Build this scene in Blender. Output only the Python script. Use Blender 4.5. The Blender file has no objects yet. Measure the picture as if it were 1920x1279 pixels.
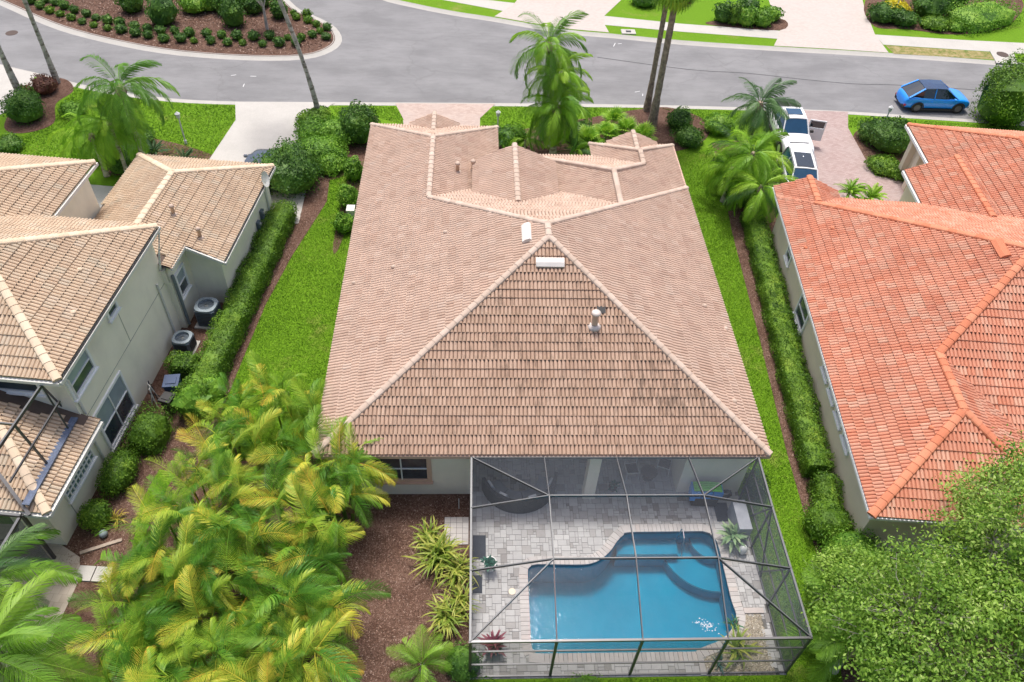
import bpy, bmesh, math, random
import numpy as np
from mathutils import Vector, Matrix
from mathutils.geometry import tessellate_polygon
random.seed(7); rng = np.random.default_rng(7)
S = bpy.context.scene
C = S.collection
R = math.radians

# ---------------------------------------------------------------- camera, world, sun, exposure
CAM_H = 27.0; FPX = 1471.7
def _rot(p, r, y):
    a = math.pi / 2 - p
    return Matrix.Rotation(y, 3, 'Z') @ Matrix.Rotation(a, 3, 'X') @ Matrix.Rotation(r, 3, 'Z')
CM = _rot(R(46.048), R(3.5), R(-4.2468))
cam = bpy.data.cameras.new('camera'); camo = bpy.data.objects.new('camera', cam); C.objects.link(camo)
camo.matrix_world = Matrix.Translation((0, 0, CAM_H)) @ CM.to_4x4()
cam.sensor_width = 36; cam.lens = FPX / 1920 * 36; cam.clip_end = 3000; cam.clip_start = .5
S.camera = camo
W = bpy.data.worlds.new('World'); S.world = W; W.use_nodes = True
SUN_EL, SUN_AZ = 70, 352      # azimuth clockwise from +y (the street side)
nt = W.node_tree; sky = nt.nodes.new('ShaderNodeTexSky'); sky.sky_type = 'NISHITA'; sky.sun_disc = False
sky.sun_elevation = R(SUN_EL); sky.sun_rotation = R(SUN_AZ); sky.air_density = 0.7; sky.dust_density = 5.0; sky.ozone_density = .3
bg = nt.nodes['Background']; bg.inputs[1].default_value = .15
nt.links.new(sky.outputs[0], bg.inputs[0])
sun = bpy.data.lights.new('sun', 'SUN'); sun.energy = 2.0; sun.angle = R(10); sun.color = (1, .97, .92)
suno = bpy.data.objects.new('sun', sun); C.objects.link(suno)
_el, _az = R(SUN_EL), R(SUN_AZ)
_d = Vector((math.sin(_az) * math.cos(_el), math.cos(_az) * math.cos(_el), math.sin(_el)))
suno.rotation_euler = _d.to_track_quat('Z', 'Y').to_euler()
S.view_settings.view_transform = 'Standard'; S.view_settings.look = 'None'
S.view_settings.exposure = 0.5; S.view_settings.gamma = 1

def pt(px, py, z=0.0):
    """where the sight line through a pixel of the photograph meets height z"""
    d = CM @ Vector((px - 960, -(py - 639.5), -FPX))
    t = (z - CAM_H) / d.z
    return Vector((d.x * t, d.y * t, z))
def seen(p):
    """distance along the view axis and whether the point is in frame"""
    v = CM.transposed() @ (Vector(p) - Vector((0, 0, CAM_H)))
    if v.z > -1: return 1e9, False
    x, y = 960 - FPX * v.x / v.z, 639.5 + FPX * v.y / v.z
    return -v.z, (-20 < x < 1940 and -20 < y < 1300)

# ---------------------------------------------------------------- object helpers
def tag(o, label=None, cat=None, group=None, kind=None):
    if label: o['label'] = label
    if cat: o['category'] = cat
    if group: o['group'] = group
    if kind: o['kind'] = kind
    return o
def thing(name, label, cat, loc=(0, 0, 0), rz=0, group=None):
    o = bpy.data.objects.new(name, None); C.objects.link(o); o.location = loc; o.rotation_euler = (0, 0, rz)
    o.empty_display_size = .3
    return tag(o, label, cat, group)
def link(name, me, parent=None, mat=None):
    if mat is not None and not me.materials:
        for m in (mat if isinstance(mat, (list, tuple)) else [mat]): me.materials.append(m)
    o = bpy.data.objects.new(name, me); C.objects.link(o)
    if parent is not None: o.parent = parent
    return o
def copy_tree(o, parent=None):
    c = o.copy(); C.objects.link(c); c.parent = parent
    for ch in list(o.children): copy_tree(ch, c)
    return c

class MB:
    """collects polygons; several materials by index; optional per-face value"""
    def __init__(s): s.v = []; s.f = []; s.m = []; s.r = []
    def add(s, vs, fs, m=0, r=0.0):
        n = len(s.v); s.v.extend([tuple(v) for v in vs])
        for f in fs: s.f.append(tuple(i + n for i in f)); s.m.append(m); s.r.append(r)
        return s
    def box(s, c, sz, m=0, rz=0.0, M=None, taper=1.0):
        hx, hy, hz = sz[0] / 2, sz[1] / 2, sz[2] / 2
        vs = []
        for z in (-hz, hz):
            k = 1 if z < 0 else taper
            for x, y in ((-hx, -hy), (hx, -hy), (hx, hy), (-hx, hy)): vs.append(Vector((x * k, y * k, z)))
        if M is None: M = Matrix.Translation(c) @ Matrix.Rotation(rz, 4, 'Z')
        else: M = M @ Matrix.Translation(c)
        vs = [M @ v for v in vs]
        return s.add(vs, [(3, 2, 1, 0), (4, 5, 6, 7), (0, 1, 5, 4), (1, 2, 6, 5), (2, 3, 7, 6), (3, 0, 4, 7)], m)
    def beam(s, a, b, w, h, m=0, up=(0, 0, 1)):
        a, b = Vector(a), Vector(b); d = b - a; L = d.length
        if L < 1e-5: return s
        d.normalize(); u = Vector(up)
        if abs(d.dot(u)) > .98: u = Vector((1, 0, 0))
        sx = d.cross(u).normalized(); uz = sx.cross(d)
        M = Matrix((( d.x, sx.x, uz.x, 0), (d.y, sx.y, uz.y, 0), (d.z, sx.z, uz.z, 0), (0, 0, 0, 1)))
        M = Matrix.Translation((a + b) / 2) @ M
        return s.box((0, 0, 0), (L, w, h), m, M=M)
    def tube(s, pts, rs, n=8, m=0, cap=True):
        pts = [Vector(p) for p in pts]
        if not hasattr(rs, '__len__'): rs = [rs] * len(pts)
        vs = []; fs = []
        ref = Vector((0, 0, 1))
        for i, p in enumerate(pts):
            d = (pts[min(i + 1, len(pts) - 1)] - pts[max(i - 1, 0)]).normalized()
            if abs(d.dot(ref)) > .95: a = d.cross(Vector((1, 0, 0))).normalized()
            else: a = d.cross(ref).normalized()
            b = d.cross(a)
            for k in range(n):
                t = 2 * math.pi * k / n; vs.append(p + (a * math.cos(t) + b * math.sin(t)) * rs[i])
        for i in range(len(pts) - 1):
            for k in range(n):
                k2 = (k + 1) % n; fs.append((i * n + k, i * n + k2, (i + 1) * n + k2, (i + 1) * n + k))
        if cap: fs.append(tuple(range(n))); fs.append(tuple(reversed(range((len(pts) - 1) * n, len(pts) * n))))
        return s.add(vs, fs, m)
    def lathe(s, c, prof, n=14, m=0, M=None):
        vs = []; fs = []
        for r, z in prof:
            for k in range(n):
                t = 2 * math.pi * k / n; v = Vector((r * math.cos(t), r * math.sin(t), z))
                vs.append((M @ v) if M is not None else v + Vector(c))
        for i in range(len(prof) - 1):
            for k in range(n):
                k2 = (k + 1) % n; fs.append((i * n + k, i * n + k2, (i + 1) * n + k2, (i + 1) * n + k))
        fs.append(tuple(reversed(range(n)))); fs.append(tuple(range((len(prof) - 1) * n, len(prof) * n)))
        return s.add(vs, fs, m)
    def prism(s, poly, z0, z1, m=0, holes=(), bottom=False):
        """polygon (xy) with holes extruded z0..z1"""
        loops = [[Vector((p[0], p[1], 0)) for p in poly]] + [[Vector((p[0], p[1], 0)) for p in h] for h in holes]
        tri = tessellate_polygon(loops); flat = [p for l in loops for p in l]
        top = [(p.x, p.y, z1) for p in flat]
        fs = []
        for t in tri:
            a, b, c = [flat[i] for i in t]
            fs.append(t if (b - a).cross(c - a).z > 0 else tuple(reversed(t)))
        s.add(top, fs, m)
        if bottom: s.add([(p.x, p.y, z0) for p in flat], [tuple(reversed(f)) for f in fs], m)
        if abs(z1 - z0) > 1e-6:
            for li, l in enumerate(loops):
                area = sum(l[i].x * l[(i + 1) % len(l)].y - l[(i + 1) % len(l)].x * l[i].y for i in range(len(l)))
                ll = l if (area > 0) == (li == 0) else list(reversed(l))
                n = len(ll); vs = [(p.x, p.y, z0) for p in ll] + [(p.x, p.y, z1) for p in ll]
                s.add(vs, [(i, (i + 1) % n, (i + 1) % n + n, i + n) for i in range(n)], m)
        return s
    def mesh(s, name, mats, smooth=False):
        me = bpy.data.meshes.new(name); me.from_pydata(s.v, [], s.f)
        for m in (mats if isinstance(mats, (list, tuple)) else [mats]): me.materials.append(m)
        me.polygons.foreach_set('material_index', s.m)
        if smooth: me.polygons.foreach_set('use_smooth', [True] * len(s.f))
        if any(s.r):
            at = me.attributes.new('rnd', 'FLOAT', 'FACE'); at.data.foreach_set('value', s.r)
        me.update(); return me
    def build(s, name, mats, parent=None, smooth=False):
        return link(name, s.mesh(name, mats, smooth), parent)

def np_mesh(name, V, F, mats, rnd=None, mi=None, smooth=False):
    """V (n,3), F (m,k) equal sized polygons"""
    me = bpy.data.meshes.new(name); n, k = F.shape
    me.vertices.add(len(V)); me.vertices.foreach_set('co', V.astype(np.float32).ravel())
    me.loops.add(n * k); me.loops.foreach_set('vertex_index', F.astype(np.int32).ravel())
    me.polygons.add(n); me.polygons.foreach_set('loop_start', np.arange(0, n * k, k, dtype=np.int32))
    me.polygons.foreach_set('loop_total', np.full(n, k, dtype=np.int32))
    for m in (mats if isinstance(mats, (list, tuple)) else [mats]): me.materials.append(m)
    if mi is not None: me.polygons.foreach_set('material_index', mi.astype(np.int32))
    if rnd is not None:
        at = me.attributes.new('rnd', 'FLOAT', 'FACE'); at.data.foreach_set('value', rnd.astype(np.float32))
    if smooth: me.polygons.foreach_set('use_smooth', np.ones(n, dtype=bool))
    me.update(calc_edges=True); return me

# ---------------------------------------------------------------- materials
MATS = {}
def ramp(N, L, fac, stops):
    r = N.new('ShaderNodeValToRGB'); e = r.color_ramp.elements
    while len(e) < len(stops): e.new(.5)
    for i, (p, c) in enumerate(stops): e[i].position = p; e[i].color = (*c, 1)
    L.new(fac, r.inputs[0]); return r.outputs[0]
def mixc(N, L, fac, a, b, mode='MIX'):
    m = N.new('ShaderNodeMix'); m.data_type = 'RGBA'; m.blend_type = mode
    for sock, v in ((m.inputs[0], fac), (m.inputs[6], a), (m.inputs[7], b)):
        if isinstance(v, (int, float)): sock.default_value = v
        elif isinstance(v, tuple): sock.default_value = (*v, 1)
        else: L.new(v, sock)
    return m.outputs[2]
def maths(N, L, op, a, b=0.0, c=None):
    m = N.new('ShaderNodeMath'); m.operation = op
    for i, v in enumerate((a, b) if c is None else (a, b, c)):
        if isinstance(v, (int, float)): m.inputs[i].default_value = v
        else: L.new(v, m.inputs[i])
    return m.outputs[0]
def noise(N, L, scale, detail=4, rough=.6, co='Object', stretch=None):
    t = N.new('ShaderNodeTexCoord'); n = N.new('ShaderNodeTexNoise')
    if co == 'World':
        g = N.new('ShaderNodeNewGeometry'); src = g.outputs['Position']
    else: src = t.outputs[co]
    if stretch:
        mp = N.new('ShaderNodeMapping'); mp.inputs['Scale'].default_value = stretch; L.new(src, mp.inputs[0]); src = mp.outputs[0]
    L.new(src, n.inputs['Vector']); n.inputs['Scale'].default_value = scale; n.inputs['Detail'].default_value = detail
    n.inputs['Roughness'].default_value = rough; return n.outputs['Fac']
def mat(name, col, rough=.7, metal=0.0, vary=.12, scale=3.0, bump=0.0, bscale=None, spec=.5, fn=None, co='World', trans=0.0, coat=0.0):
    """procedural material: base colour times soft noise, optional bump; fn(N, L, colour socket) may rework the colour"""
    if name in MATS: return MATS[name]
    m = bpy.data.materials.new(name); m.use_nodes = True; N = m.node_tree.nodes; L = m.node_tree.links
    b = N['Principled BSDF']; b.inputs['Roughness'].default_value = rough; b.inputs['Metallic'].default_value = metal
    b.inputs['Specular IOR Level'].default_value = spec
    if coat: b.inputs['Coat Weight'].default_value = coat; b.inputs['Coat Roughness'].default_value = .05
    n = noise(N, L, scale, co=co)
    lo = tuple(max(0, c * (1 - vary)) for c in col); hi = tuple(min(1, c * (1 + vary)) for c in col)
    c = ramp(N, L, n, [(.3, lo), (.7, hi)])
    if fn: c = fn(N, L, c)
    L.new(c, b.inputs['Base Color'])
    if trans:
        tr = N.new('ShaderNodeBsdfTranslucent'); L.new(c, tr.inputs[0]); mx = N.new('ShaderNodeMixShader'); mx.inputs[0].default_value = trans
        L.new(b.outputs[0], mx.inputs[1]); L.new(tr.outputs[0], mx.inputs[2]); L.new(mx.outputs[0], N['Material Output'].inputs[0])
    if bump:
        bn = N.new('ShaderNodeBump'); bn.inputs['Strength'].default_value = 1; bn.inputs['Distance'].default_value = bump
        L.new(noise(N, L, bscale or scale * 6, co=co), bn.inputs['Height']); L.new(bn.outputs[0], b.inputs['Normal'])
    MATS[name] = m; return m
def rnd_socket(N, L):
    a = N.new('ShaderNodeAttribute'); a.attribute_name = 'rnd'; o = N.new('ShaderNodeObjectInfo')
    return maths(N, L, 'FRACT', maths(N, L, 'ADD', a.outputs['Fac'], o.outputs['Random']))
def varied(stops, soft=.25):
    """colour picked per piece from a ramp, times the soft noise"""
    def fn(N, L, c):
        r = ramp(N, L, rnd_socket(N, L), stops)
        return mixc(N, L, soft, r, c)
    return fn
def foliage(name, stops, rough=.55, trans=.3, scale=.9):
    """stops: dark to light leaf colours, picked per leaf; clumps shift the pick"""
    def fn(N, L, c):
        r = rnd_socket(N, L); n = noise(N, L, scale, 3, co='World')
        f = maths(N, L, 'ADD', maths(N, L, 'MULTIPLY', r, .62), maths(N, L, 'MULTIPLY_ADD', n, 1.3, -.46))
        return ramp(N, L, f, stops)
    return mat(name, stops[len(stops) // 2][1], rough=rough, fn=fn, trans=trans, spec=.35)
# ---------------------------------------------------------------- tiled roofs
TW, TE = .315, .37       # tile width (two barrels) and exposure
_pf = [(0, -.010), (.020, -.010), (.038, .036), (.086, .060), (.134, .036)]
PROF = [(a, h) for a, h in _pf] + [(a + TW / 2, h) for a, h in _pf] + [(TW, -.010)]
def tile_geo(lift=.044):
    lo = [(t, 0.0, h + lift) for t, h in PROF]; hi = [(t, TE + .03, h * .95) for t, h in PROF]
    bt = [(t, 0.0, h + lift - .026) for t, h in PROF]
    n = len(PROF); V = bt + lo + hi
    top = [(n + j, n + j + 1, 2 * n + j + 1, 2 * n + j) for j in range(n - 1)]
    front = [(j, j + 1, n + j + 1, n + j) for j in range(n - 1)]
    return V, top, front
TV, TTOP, TFRONT = tile_geo()
TMI = [1 if (j % 5) == 0 else 0 for j in range(len(TTOP))] + [0] * len(TFRONT)     # 1: the channel between two barrels, its shade painted as darker colour
def in_poly(p, poly):
    x, y = p; c = False; n = len(poly)
    for i in range(n):
        x1, y1 = poly[i]; x2, y2 = poly[(i + 1) % n]
        if (y1 > y) != (y2 > y) and x < (x2 - x1) * (y - y1) / (y2 - y1) + x1: c = not c
    return c
def clip_tri(pts, tri):
    for i in range(3):
        ax, ay = tri[i]; bx, by = tri[(i + 1) % 3]; out = []
        def sd(p): return (bx - ax) * (p[1] - ay) - (by - ay) * (p[0] - ax)
        for k in range(len(pts)):
            p, q = pts[k], pts[(k + 1) % len(pts)]; dp, dq = sd(p), sd(q)
            if dp >= 0: out.append(p)
            if (dp >= 0) != (dq >= 0):
                t = dp / (dp - dq); out.append(tuple(p[j] + (q[j] - p[j]) * t for j in range(3)))
        pts = out
        if len(pts) < 3: return []
    return pts
class Frame:
    """house frame: u to the right, v towards the street, turned clockwise by deg"""
    def __init__(s, deg): a = R(deg); s.c, s.s = math.cos(a), math.sin(a); s.rz = -a
    def __call__(s, u, v, z=0.0): return Vector((u * s.c + v * s.s, -u * s.s + v * s.c, z))
class Roof:
    def __init__(s, parent, tmat, capmat, deckmat, ch=None): s.p = parent; s.faces = []; s.tm = tmat; s.cm = capmat; s.dm = deckmat; s.caps = []; s.ch = ch
    def face(s, pts, mat=None, keep=False):
        pts = [Vector(p) for p in pts]
        # Newell normal
        n = Vector((0, 0, 0))
        for i in range(len(pts)):
            a, b = pts[i], pts[(i + 1) % len(pts)]; n += Vector(((a.y - b.y) * (a.z + b.z), (a.z - b.z) * (a.x + b.x), (a.x - b.x) * (a.y + b.y)))
        n.normalize()
        if n.z < 0: n.negate(); pts.reverse()
        s.faces.append(dict(p=pts, n=n, o=pts[0].copy(), m=mat or s.tm, poly=[(q.x, q.y) for q in pts], keep=keep))
    def ridge(s, a, b, w=.15, gap=0.0): s.caps.append((Vector(a), Vector(b), w))
    def z_at(s, f, x, y): n, o = f['n'], f['o']; return o.z - (n.x * (x - o.x) + n.y * (y - o.y)) / n.z
    def finish(s, singles=300, cap_singles=150):
        full = []; parts = {}
        deck = MB()
        for f in s.faces:
            n = f['n']; es = Vector((-n.x, -n.y, 0)).normalized(); es.z = -(n.x * es.x + n.y * es.y) / n.z; es.normalize()
            et = es.cross(n).normalized()
            o = min(f['p'], key=lambda q: q.z).copy()
            P2 = [((q - o).dot(et), (q - o).dot(es)) for q in f['p']]
            deck.add([q - n * .015 for q in f['p']], [tuple(range(len(f['p'])))])
            tri = tessellate_polygon([[Vector((a, b, 0)) for a, b in P2]]); tris = []
            for t in tri:
                T = [P2[i] for i in t]
                if (T[1][0] - T[0][0]) * (T[2][1] - T[0][1]) - (T[1][1] - T[0][1]) * (T[2][0] - T[0][0]) < 0: T.reverse()
                tris.append(T)
            tmin, tmax = min(a for a, b in P2), max(a for a, b in P2); smax = max(b for a, b in P2)
            others = [g for g in s.faces if g is not f]
            M = Matrix(((et.x, es.x, n.x, o.x), (et.y, es.y, n.y, o.y), (et.z, es.z, n.z, o.z), (0, 0, 0, 1)))
            i = 0
            while i * TE < smax:
                t = tmin - rng.random() * TW
                while t < tmax:
                    s0 = i * TE; cs = [(t + .01, s0 + .02), (t + TW - .01, s0 + .02), (t + TW - .01, s0 + TE), (t + .01, s0 + TE)]
                    ce = (t + TW / 2, s0 + TE / 2); ins = [in_poly(c, P2) for c in cs]; hit = sum(ins) + in_poly(ce, P2)
                    if hit:
                        w = M @ Vector((ce[0], ce[1], 0)); ok = True
                        for g in others:
                            if in_poly((w.x, w.y), g['poly']) and s.z_at(g, w.x, w.y) > w.z + .13: ok = False; break
                        if ok:
                            rv = float(rng.random()); jt = float(rng.normal(0, .003))
                            if hit == 5:
                                Mt = M @ Matrix.Translation((t, s0, jt)); full.append((seen(w), Mt, f['m'], rv))
                            else:
                                mb = parts.setdefault(f['m'].name, (MB(), f['m']))[0]
                                for qi, q in enumerate(TTOP):
                                    pp = [(TV[k][0] + t, min(TV[k][1] + s0, smax + .1), TV[k][2]) for k in q]
                                    for T in tris:
                                        c = clip_tri(pp, T)
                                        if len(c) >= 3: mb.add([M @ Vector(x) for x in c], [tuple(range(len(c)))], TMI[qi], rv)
                                for q in TFRONT:
                                    if in_poly((t + (TV[q[0]][0] + TV[q[1]][0]) / 2, s0 + .01), P2):
                                        mb.add([M @ Vector((TV[k][0] + t, TV[k][1] + s0, TV[k][2])) for k in q], [(0, 1, 2, 3)], 0, rv)
                    t += TW
                i += 1
        deck.build('roof_deck', s.dm, s.p)
        full.sort(key=lambda q: (not q[0][1], q[0][0]))
        base = {}
        for k, (sn, Mt, m, rv) in enumerate(full[:singles]):
            if m.name not in base:
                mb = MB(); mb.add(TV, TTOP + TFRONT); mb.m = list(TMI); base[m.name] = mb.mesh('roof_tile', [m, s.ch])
            o = link('roof_tile', base[m.name], s.p); o.matrix_local = s.p.matrix_world.inverted() @ Mt if s.p.matrix_world else Mt
            o['rv'] = rv
        tv = np.array(TV); tf = np.array(TTOP + TFRONT); allm = {}
        for sn, Mt, m, rv in full[singles:]: allm.setdefault(m.name, (m, []))[1].append((Mt, rv))
        names = set(allm) | set(parts)
        for nm in names:
            Vs = []; Fs = []; Rs = []; m = (allm.get(nm) or (parts[nm][1], []))[0]
            lst = allm.get(nm, (m, []))[1]
            for Mt, rv in lst:
                a = np.array(Mt); Vs.append(tv @ a[:3, :3].T + a[:3, 3]); Rs.append(rv)
            mb = parts.get(nm, (MB(), m))[0]
            n0 = len(Vs) * len(TV); V = np.concatenate(Vs).tolist() if Vs else []
            F = (tf[None] + (np.arange(len(Vs)) * len(TV))[:, None, None]).reshape(-1, 4).tolist() if Vs else []
            big = MB(); big.v = [tuple(x) for x in V] + mb.v; big.f = [tuple(x) for x in F] + [tuple(i + n0 for i in f) for f in mb.f]
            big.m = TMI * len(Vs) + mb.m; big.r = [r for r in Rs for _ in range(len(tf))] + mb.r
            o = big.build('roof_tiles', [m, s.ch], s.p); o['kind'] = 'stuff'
        # ridge and hip caps
        def cap_mesh(w):
            mb = MB(); A = [R(d) for d in (0, 30, 62, 90, 118, 150, 180)]
            def ring(x, k, dz): return [Vector((x, math.cos(a) * w * k, math.sin(a) * .075 * k + dz)) for a in A]
            r0, r1 = ring(0, 1.02, .018), ring(.44, .95, .0); low = [Vector((v.x, v.y, v.z - .1)) for v in (r0[0], r0[-1], r1[0], r1[-1])]
            n = len(A); vs = r0 + r1 + low
            fs = [(j, j + n, j + n + 1, j + 1) for j in range(n - 1)] + [(2 * n, 2 * n + 2, n, 0), (n - 1, 2 * n - 1, 2 * n + 3, 2 * n + 1)]
            fs.append(tuple([2 * n] + list(range(n)) + [2 * n + 1]))
            return mb.add(vs, [tuple(f) for f in fs]).mesh('ridge_tile', s.cm)
        cms = {}; cl = []
        for a, b, w in s.caps:
            if a.z > b.z: a, b = b, a
            d = b - a; L = d.length; n = max(1, round(L / .385)); d.normalize()
            sx = Vector((0, 0, 1)).cross(d).normalized(); uz = d.cross(sx)
            for k in range(n):
                p = a + d * (k * L / n) + Vector((0, 0, .045))
                cl.append((seen(p), Matrix(((d.x, sx.x, uz.x, p.x), (d.y, sx.y, uz.y, p.y), (d.z, sx.z, uz.z, p.z), (0, 0, 0, 1))), w))
        for sn, M, w in cl:
            if w not in cms: cms[w] = cap_mesh(w)
            o = link('ridge_tile', cms[w], s.p); o.matrix_local = M

def fascia(mb, pts, z, h=.17, w=.1, m=0, closed=False):
    """strip of gutter along a line of eave points"""
    n = len(pts)
    for i in range(n if closed else n - 1):
        a, b = Vector(tuple(pts[i])[:2] + (z - h / 2,)), Vector(tuple(pts[(i + 1) % n])[:2] + (z - h / 2,))
        mb.beam(a, b, w, h, m)

# ---------------------------------------------------------------- house materials
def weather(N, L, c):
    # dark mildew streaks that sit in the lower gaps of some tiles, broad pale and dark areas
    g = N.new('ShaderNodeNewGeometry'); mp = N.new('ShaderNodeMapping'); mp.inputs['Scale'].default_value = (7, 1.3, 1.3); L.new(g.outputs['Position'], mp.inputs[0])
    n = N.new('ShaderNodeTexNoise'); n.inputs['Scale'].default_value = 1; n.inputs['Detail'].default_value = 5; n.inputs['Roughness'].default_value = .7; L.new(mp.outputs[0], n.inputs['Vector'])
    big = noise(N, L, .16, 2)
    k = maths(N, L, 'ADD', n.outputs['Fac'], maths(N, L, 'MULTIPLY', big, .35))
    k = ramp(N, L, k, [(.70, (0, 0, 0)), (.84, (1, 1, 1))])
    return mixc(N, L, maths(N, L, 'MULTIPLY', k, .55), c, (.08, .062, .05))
def tile_pink(N, L, c): return varied([(0, (.44, .325, .255)), (.25, (.50, .385, .31)), (.6, (.52, .408, .33)), (.85, (.54, .418, .335)), (1, (.58, .48, .40))], .35)(N, L, c)
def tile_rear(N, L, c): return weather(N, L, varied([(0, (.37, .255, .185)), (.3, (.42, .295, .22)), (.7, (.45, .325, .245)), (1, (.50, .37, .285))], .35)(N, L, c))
M_TILE = mat('pink tan concrete tile', (.56, .37, .28), rough=.85, vary=.2, scale=1.1, fn=tile_pink, bump=.004, bscale=60, spec=.2)
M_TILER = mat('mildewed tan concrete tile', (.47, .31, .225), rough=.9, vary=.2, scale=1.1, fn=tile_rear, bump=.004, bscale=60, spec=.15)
M_CAP = mat('pale ridge tile', (.58, .46, .38), rough=.85, vary=.12, scale=3, fn=varied([(0, (.44, .34, .27)), (.5, (.50, .395, .32)), (1, (.56, .455, .38))], .3), bump=.004, bscale=50, spec=.2)
M_BUFF = mat('buff concrete tile', (.6, .44, .3), rough=.85, vary=.2, scale=.8, fn=varied([(0, (.44, .335, .245)), (.3, (.485, .38, .28)), (.65, (.51, .405, .30)), (.85, (.52, .43, .33)), (.93, (.43, .39, .31)), (1, (.55, .46, .37))], .35), bump=.004, bscale=60, spec=.2)
M_BUFFC = mat('buff ridge tile', (.66, .52, .38), rough=.85, vary=.12, fn=varied([(0, (.58, .45, .32)), (1, (.7, .58, .44))], .3), bump=.004, bscale=50, spec=.2)
M_RED = mat('terracotta blend tile', (.62, .27, .16), rough=.8, vary=.2, scale=.7, fn=varied([(0, (.48, .17, .11)), (.2, (.52, .225, .155)), (.45, (.55, .275, .20)), (.65, (.53, .24, .17)), (.78, (.575, .34, .26)), (.88, (.52, .34, .26)), (.95, (.58, .40, .31)), (1, (.45, .15, .105))], .45), bump=.004, bscale=60, spec=.2)
M_REDC = mat('terracotta ridge tile', (.64, .22, .11), rough=.8, vary=.12, fn=varied([(0, (.48, .16, .09)), (1, (.60, .26, .16))], .3), bump=.004, bscale=50, spec=.2)
M_DECK = mat('roof underlay', (.11, .08, .065), rough=.95)
def wallstain(N, L, c):
    n = noise(N, L, .8, 4, stretch=(1, 1, .25)); return mixc(N, L, maths(N, L, 'MULTIPLY', ramp(N, L, n, [(.5, (0, 0, 0)), (.8, (1, 1, 1))]), .25), c, (.35, .33, .28))
M_CREAM = mat('cream painted stucco', (.80, .74, .62), rough=.9, vary=.05, scale=1, bump=.004, bscale=40, fn=wallstain)
M_GREY = mat('pale olive painted stucco', (.82, .79, .65), rough=.9, vary=.05, scale=1, bump=.004, bscale=40, fn=wallstain)
M_SAND = mat('sand painted stucco', (.72, .63, .50), rough=.9, vary=.05, scale=1, bump=.004, bscale=40, fn=wallstain)
M_WHITE = mat('white trim paint', (.78, .79, .80), rough=.45, vary=.04)
M_PEACH = mat('peach trim paint', (.60, .40, .30), rough=.8, vary=.05)
M_GUT = mat('white gutter metal', (.66, .66, .62), rough=.4, vary=.05)
M_DARKMET = mat('dark bronze metal', (.035, .035, .037), rough=.4, vary=.1, metal=.3)
M_GLASS = mat('dark window glass', (.045, .06, .075), rough=.06, vary=.3, scale=2, spec=.8)
M_BLIND = mat('window glass with pale blind behind', (.30, .36, .40), rough=.12, vary=.12, scale=1.5, spec=.8)

def window(parent, o, t, n, w, h, panes=(1, 1), glass=None, trim=None, tw=.12, label=None, low=None):
    """window on a wall: o = bottom centre on the wall face, t = unit tangent, n = outward normal"""
    o, t, n = Vector(o), Vector(t).normalized(), Vector(n).normalized()
    M = Matrix(((t.x, n.x, 0, o.x), (t.y, n.y, 0, o.y), (0, 0, 1, o.z), (0, 0, 0, 1)))
    if t.cross(n).z < 0: pass
    fr = MB(); d = .07
    for c, sz in (((0, d / 2, tw / 2), (w, d, tw)), ((0, d / 2, h - tw / 2), (w, d, tw)), ((-w / 2 + tw / 2, d / 2, h / 2), (tw, d, h - 2 * tw)), ((w / 2 - tw / 2, d / 2, h / 2), (tw, d, h - 2 * tw))): fr.box(c, sz, M=M)
    fr.box((0, d / 2 + .03, -.03), (w + .08, d + .06, .06), M=M)
    win = fr.build('window', trim or M_WHITE, parent)
    if label: win['label'] = label
    iw, ih = w - 2 * tw, h - 2 * tw; nx, nz = panes
    mu = MB()
    for i in range(1, nx): mu.box((-iw / 2 + iw * i / nx, .03, h / 2), (.05, .05, ih), M=M)
    for k in range(1, nz): mu.box((0, .032, tw + ih * k / nz), (iw, .05, .045), M=M)
    if nx * nz > 1: mu.build('mullion', M_WHITE, win)
    for i in range(nx):
        for k in range(nz):
            pn = MB(); pn.box((-iw / 2 + iw * (i + .5) / nx, .008, tw + ih * (k + .5) / nz), (iw / nx - .03, .016, ih / nz - .03), M=M)
            g = glass or M_GLASS
            if low is not None and k >= nz / 2: g = low
            pn.build('pane', g, win)
    return win

# ================================================================ the house in the middle
mh = thing('tiled_house', 'single-storey house with faded pink-tan tile roof in the middle, screened pool at its back', 'house', (0, 0, 0))
EZ = 3.0; PT = .4634
def zR(x): return EZ + PT * (11.34 - x)
A = (3.14, 25.39, 6.80); B = (3.14, 26.23, 6.80); RL = (-5.78, 17.19, 3.0); RRr = (11.34, 17.19, 3.0); RF = (11.34, 34.43, 3.0)
Wb = (-2.1, 31.04, 4.571); Wf = (-2.1, 36.4, 4.571); J1 = (7.0, 30.1, 5.005); R1f = (7.0, 33.0, 4.99); K = (8.95, 35.02, 4.055); R2f = (8.95, 36.3, 4.07)
rf = Roof(mh, M_TILE, M_CAP, M_DECK, mat('dirt in tan tile channels', (.15, .10, .075), rough=1, vary=.35, scale=4))  # last material paints the shade between barrels as a dark channel
rf.face([RL, A, B, Wb, Wf, (-5.78, 40.08, 3.0)])
rf.face([RL, RRr, A], M_TILER)
rf.face([RRr, RF, B, A])
rf.face([(1.38, 34.43, 3), Wb, B, J1, (2.7, 34.43, 3)])
rf.face([Wb, Wf, (1.38, 40.08, 3), (1.38, 34.43, 3)])
rf.face([(-5.78, 40.08, 3), Wf, (1.38, 40.08, 3)])
d_ = .1
rf.face([(11.34, 34.43, 3 - d_), (7.0, 30.1, 5.01 - d_), (7.0, 33.0, 5.01 - d_), (8.95, 35.02, 4.107 - d_), (8.95, 36.3, 4.107 - d_), (11.34, 38.7, 3 - d_)])
rf.face([(2.7, 37.3, 2.99), (7.0, 33.0, 4.91), (8.95, 35.02, 4.0), (6.57, 37.3, 2.99)])
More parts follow.
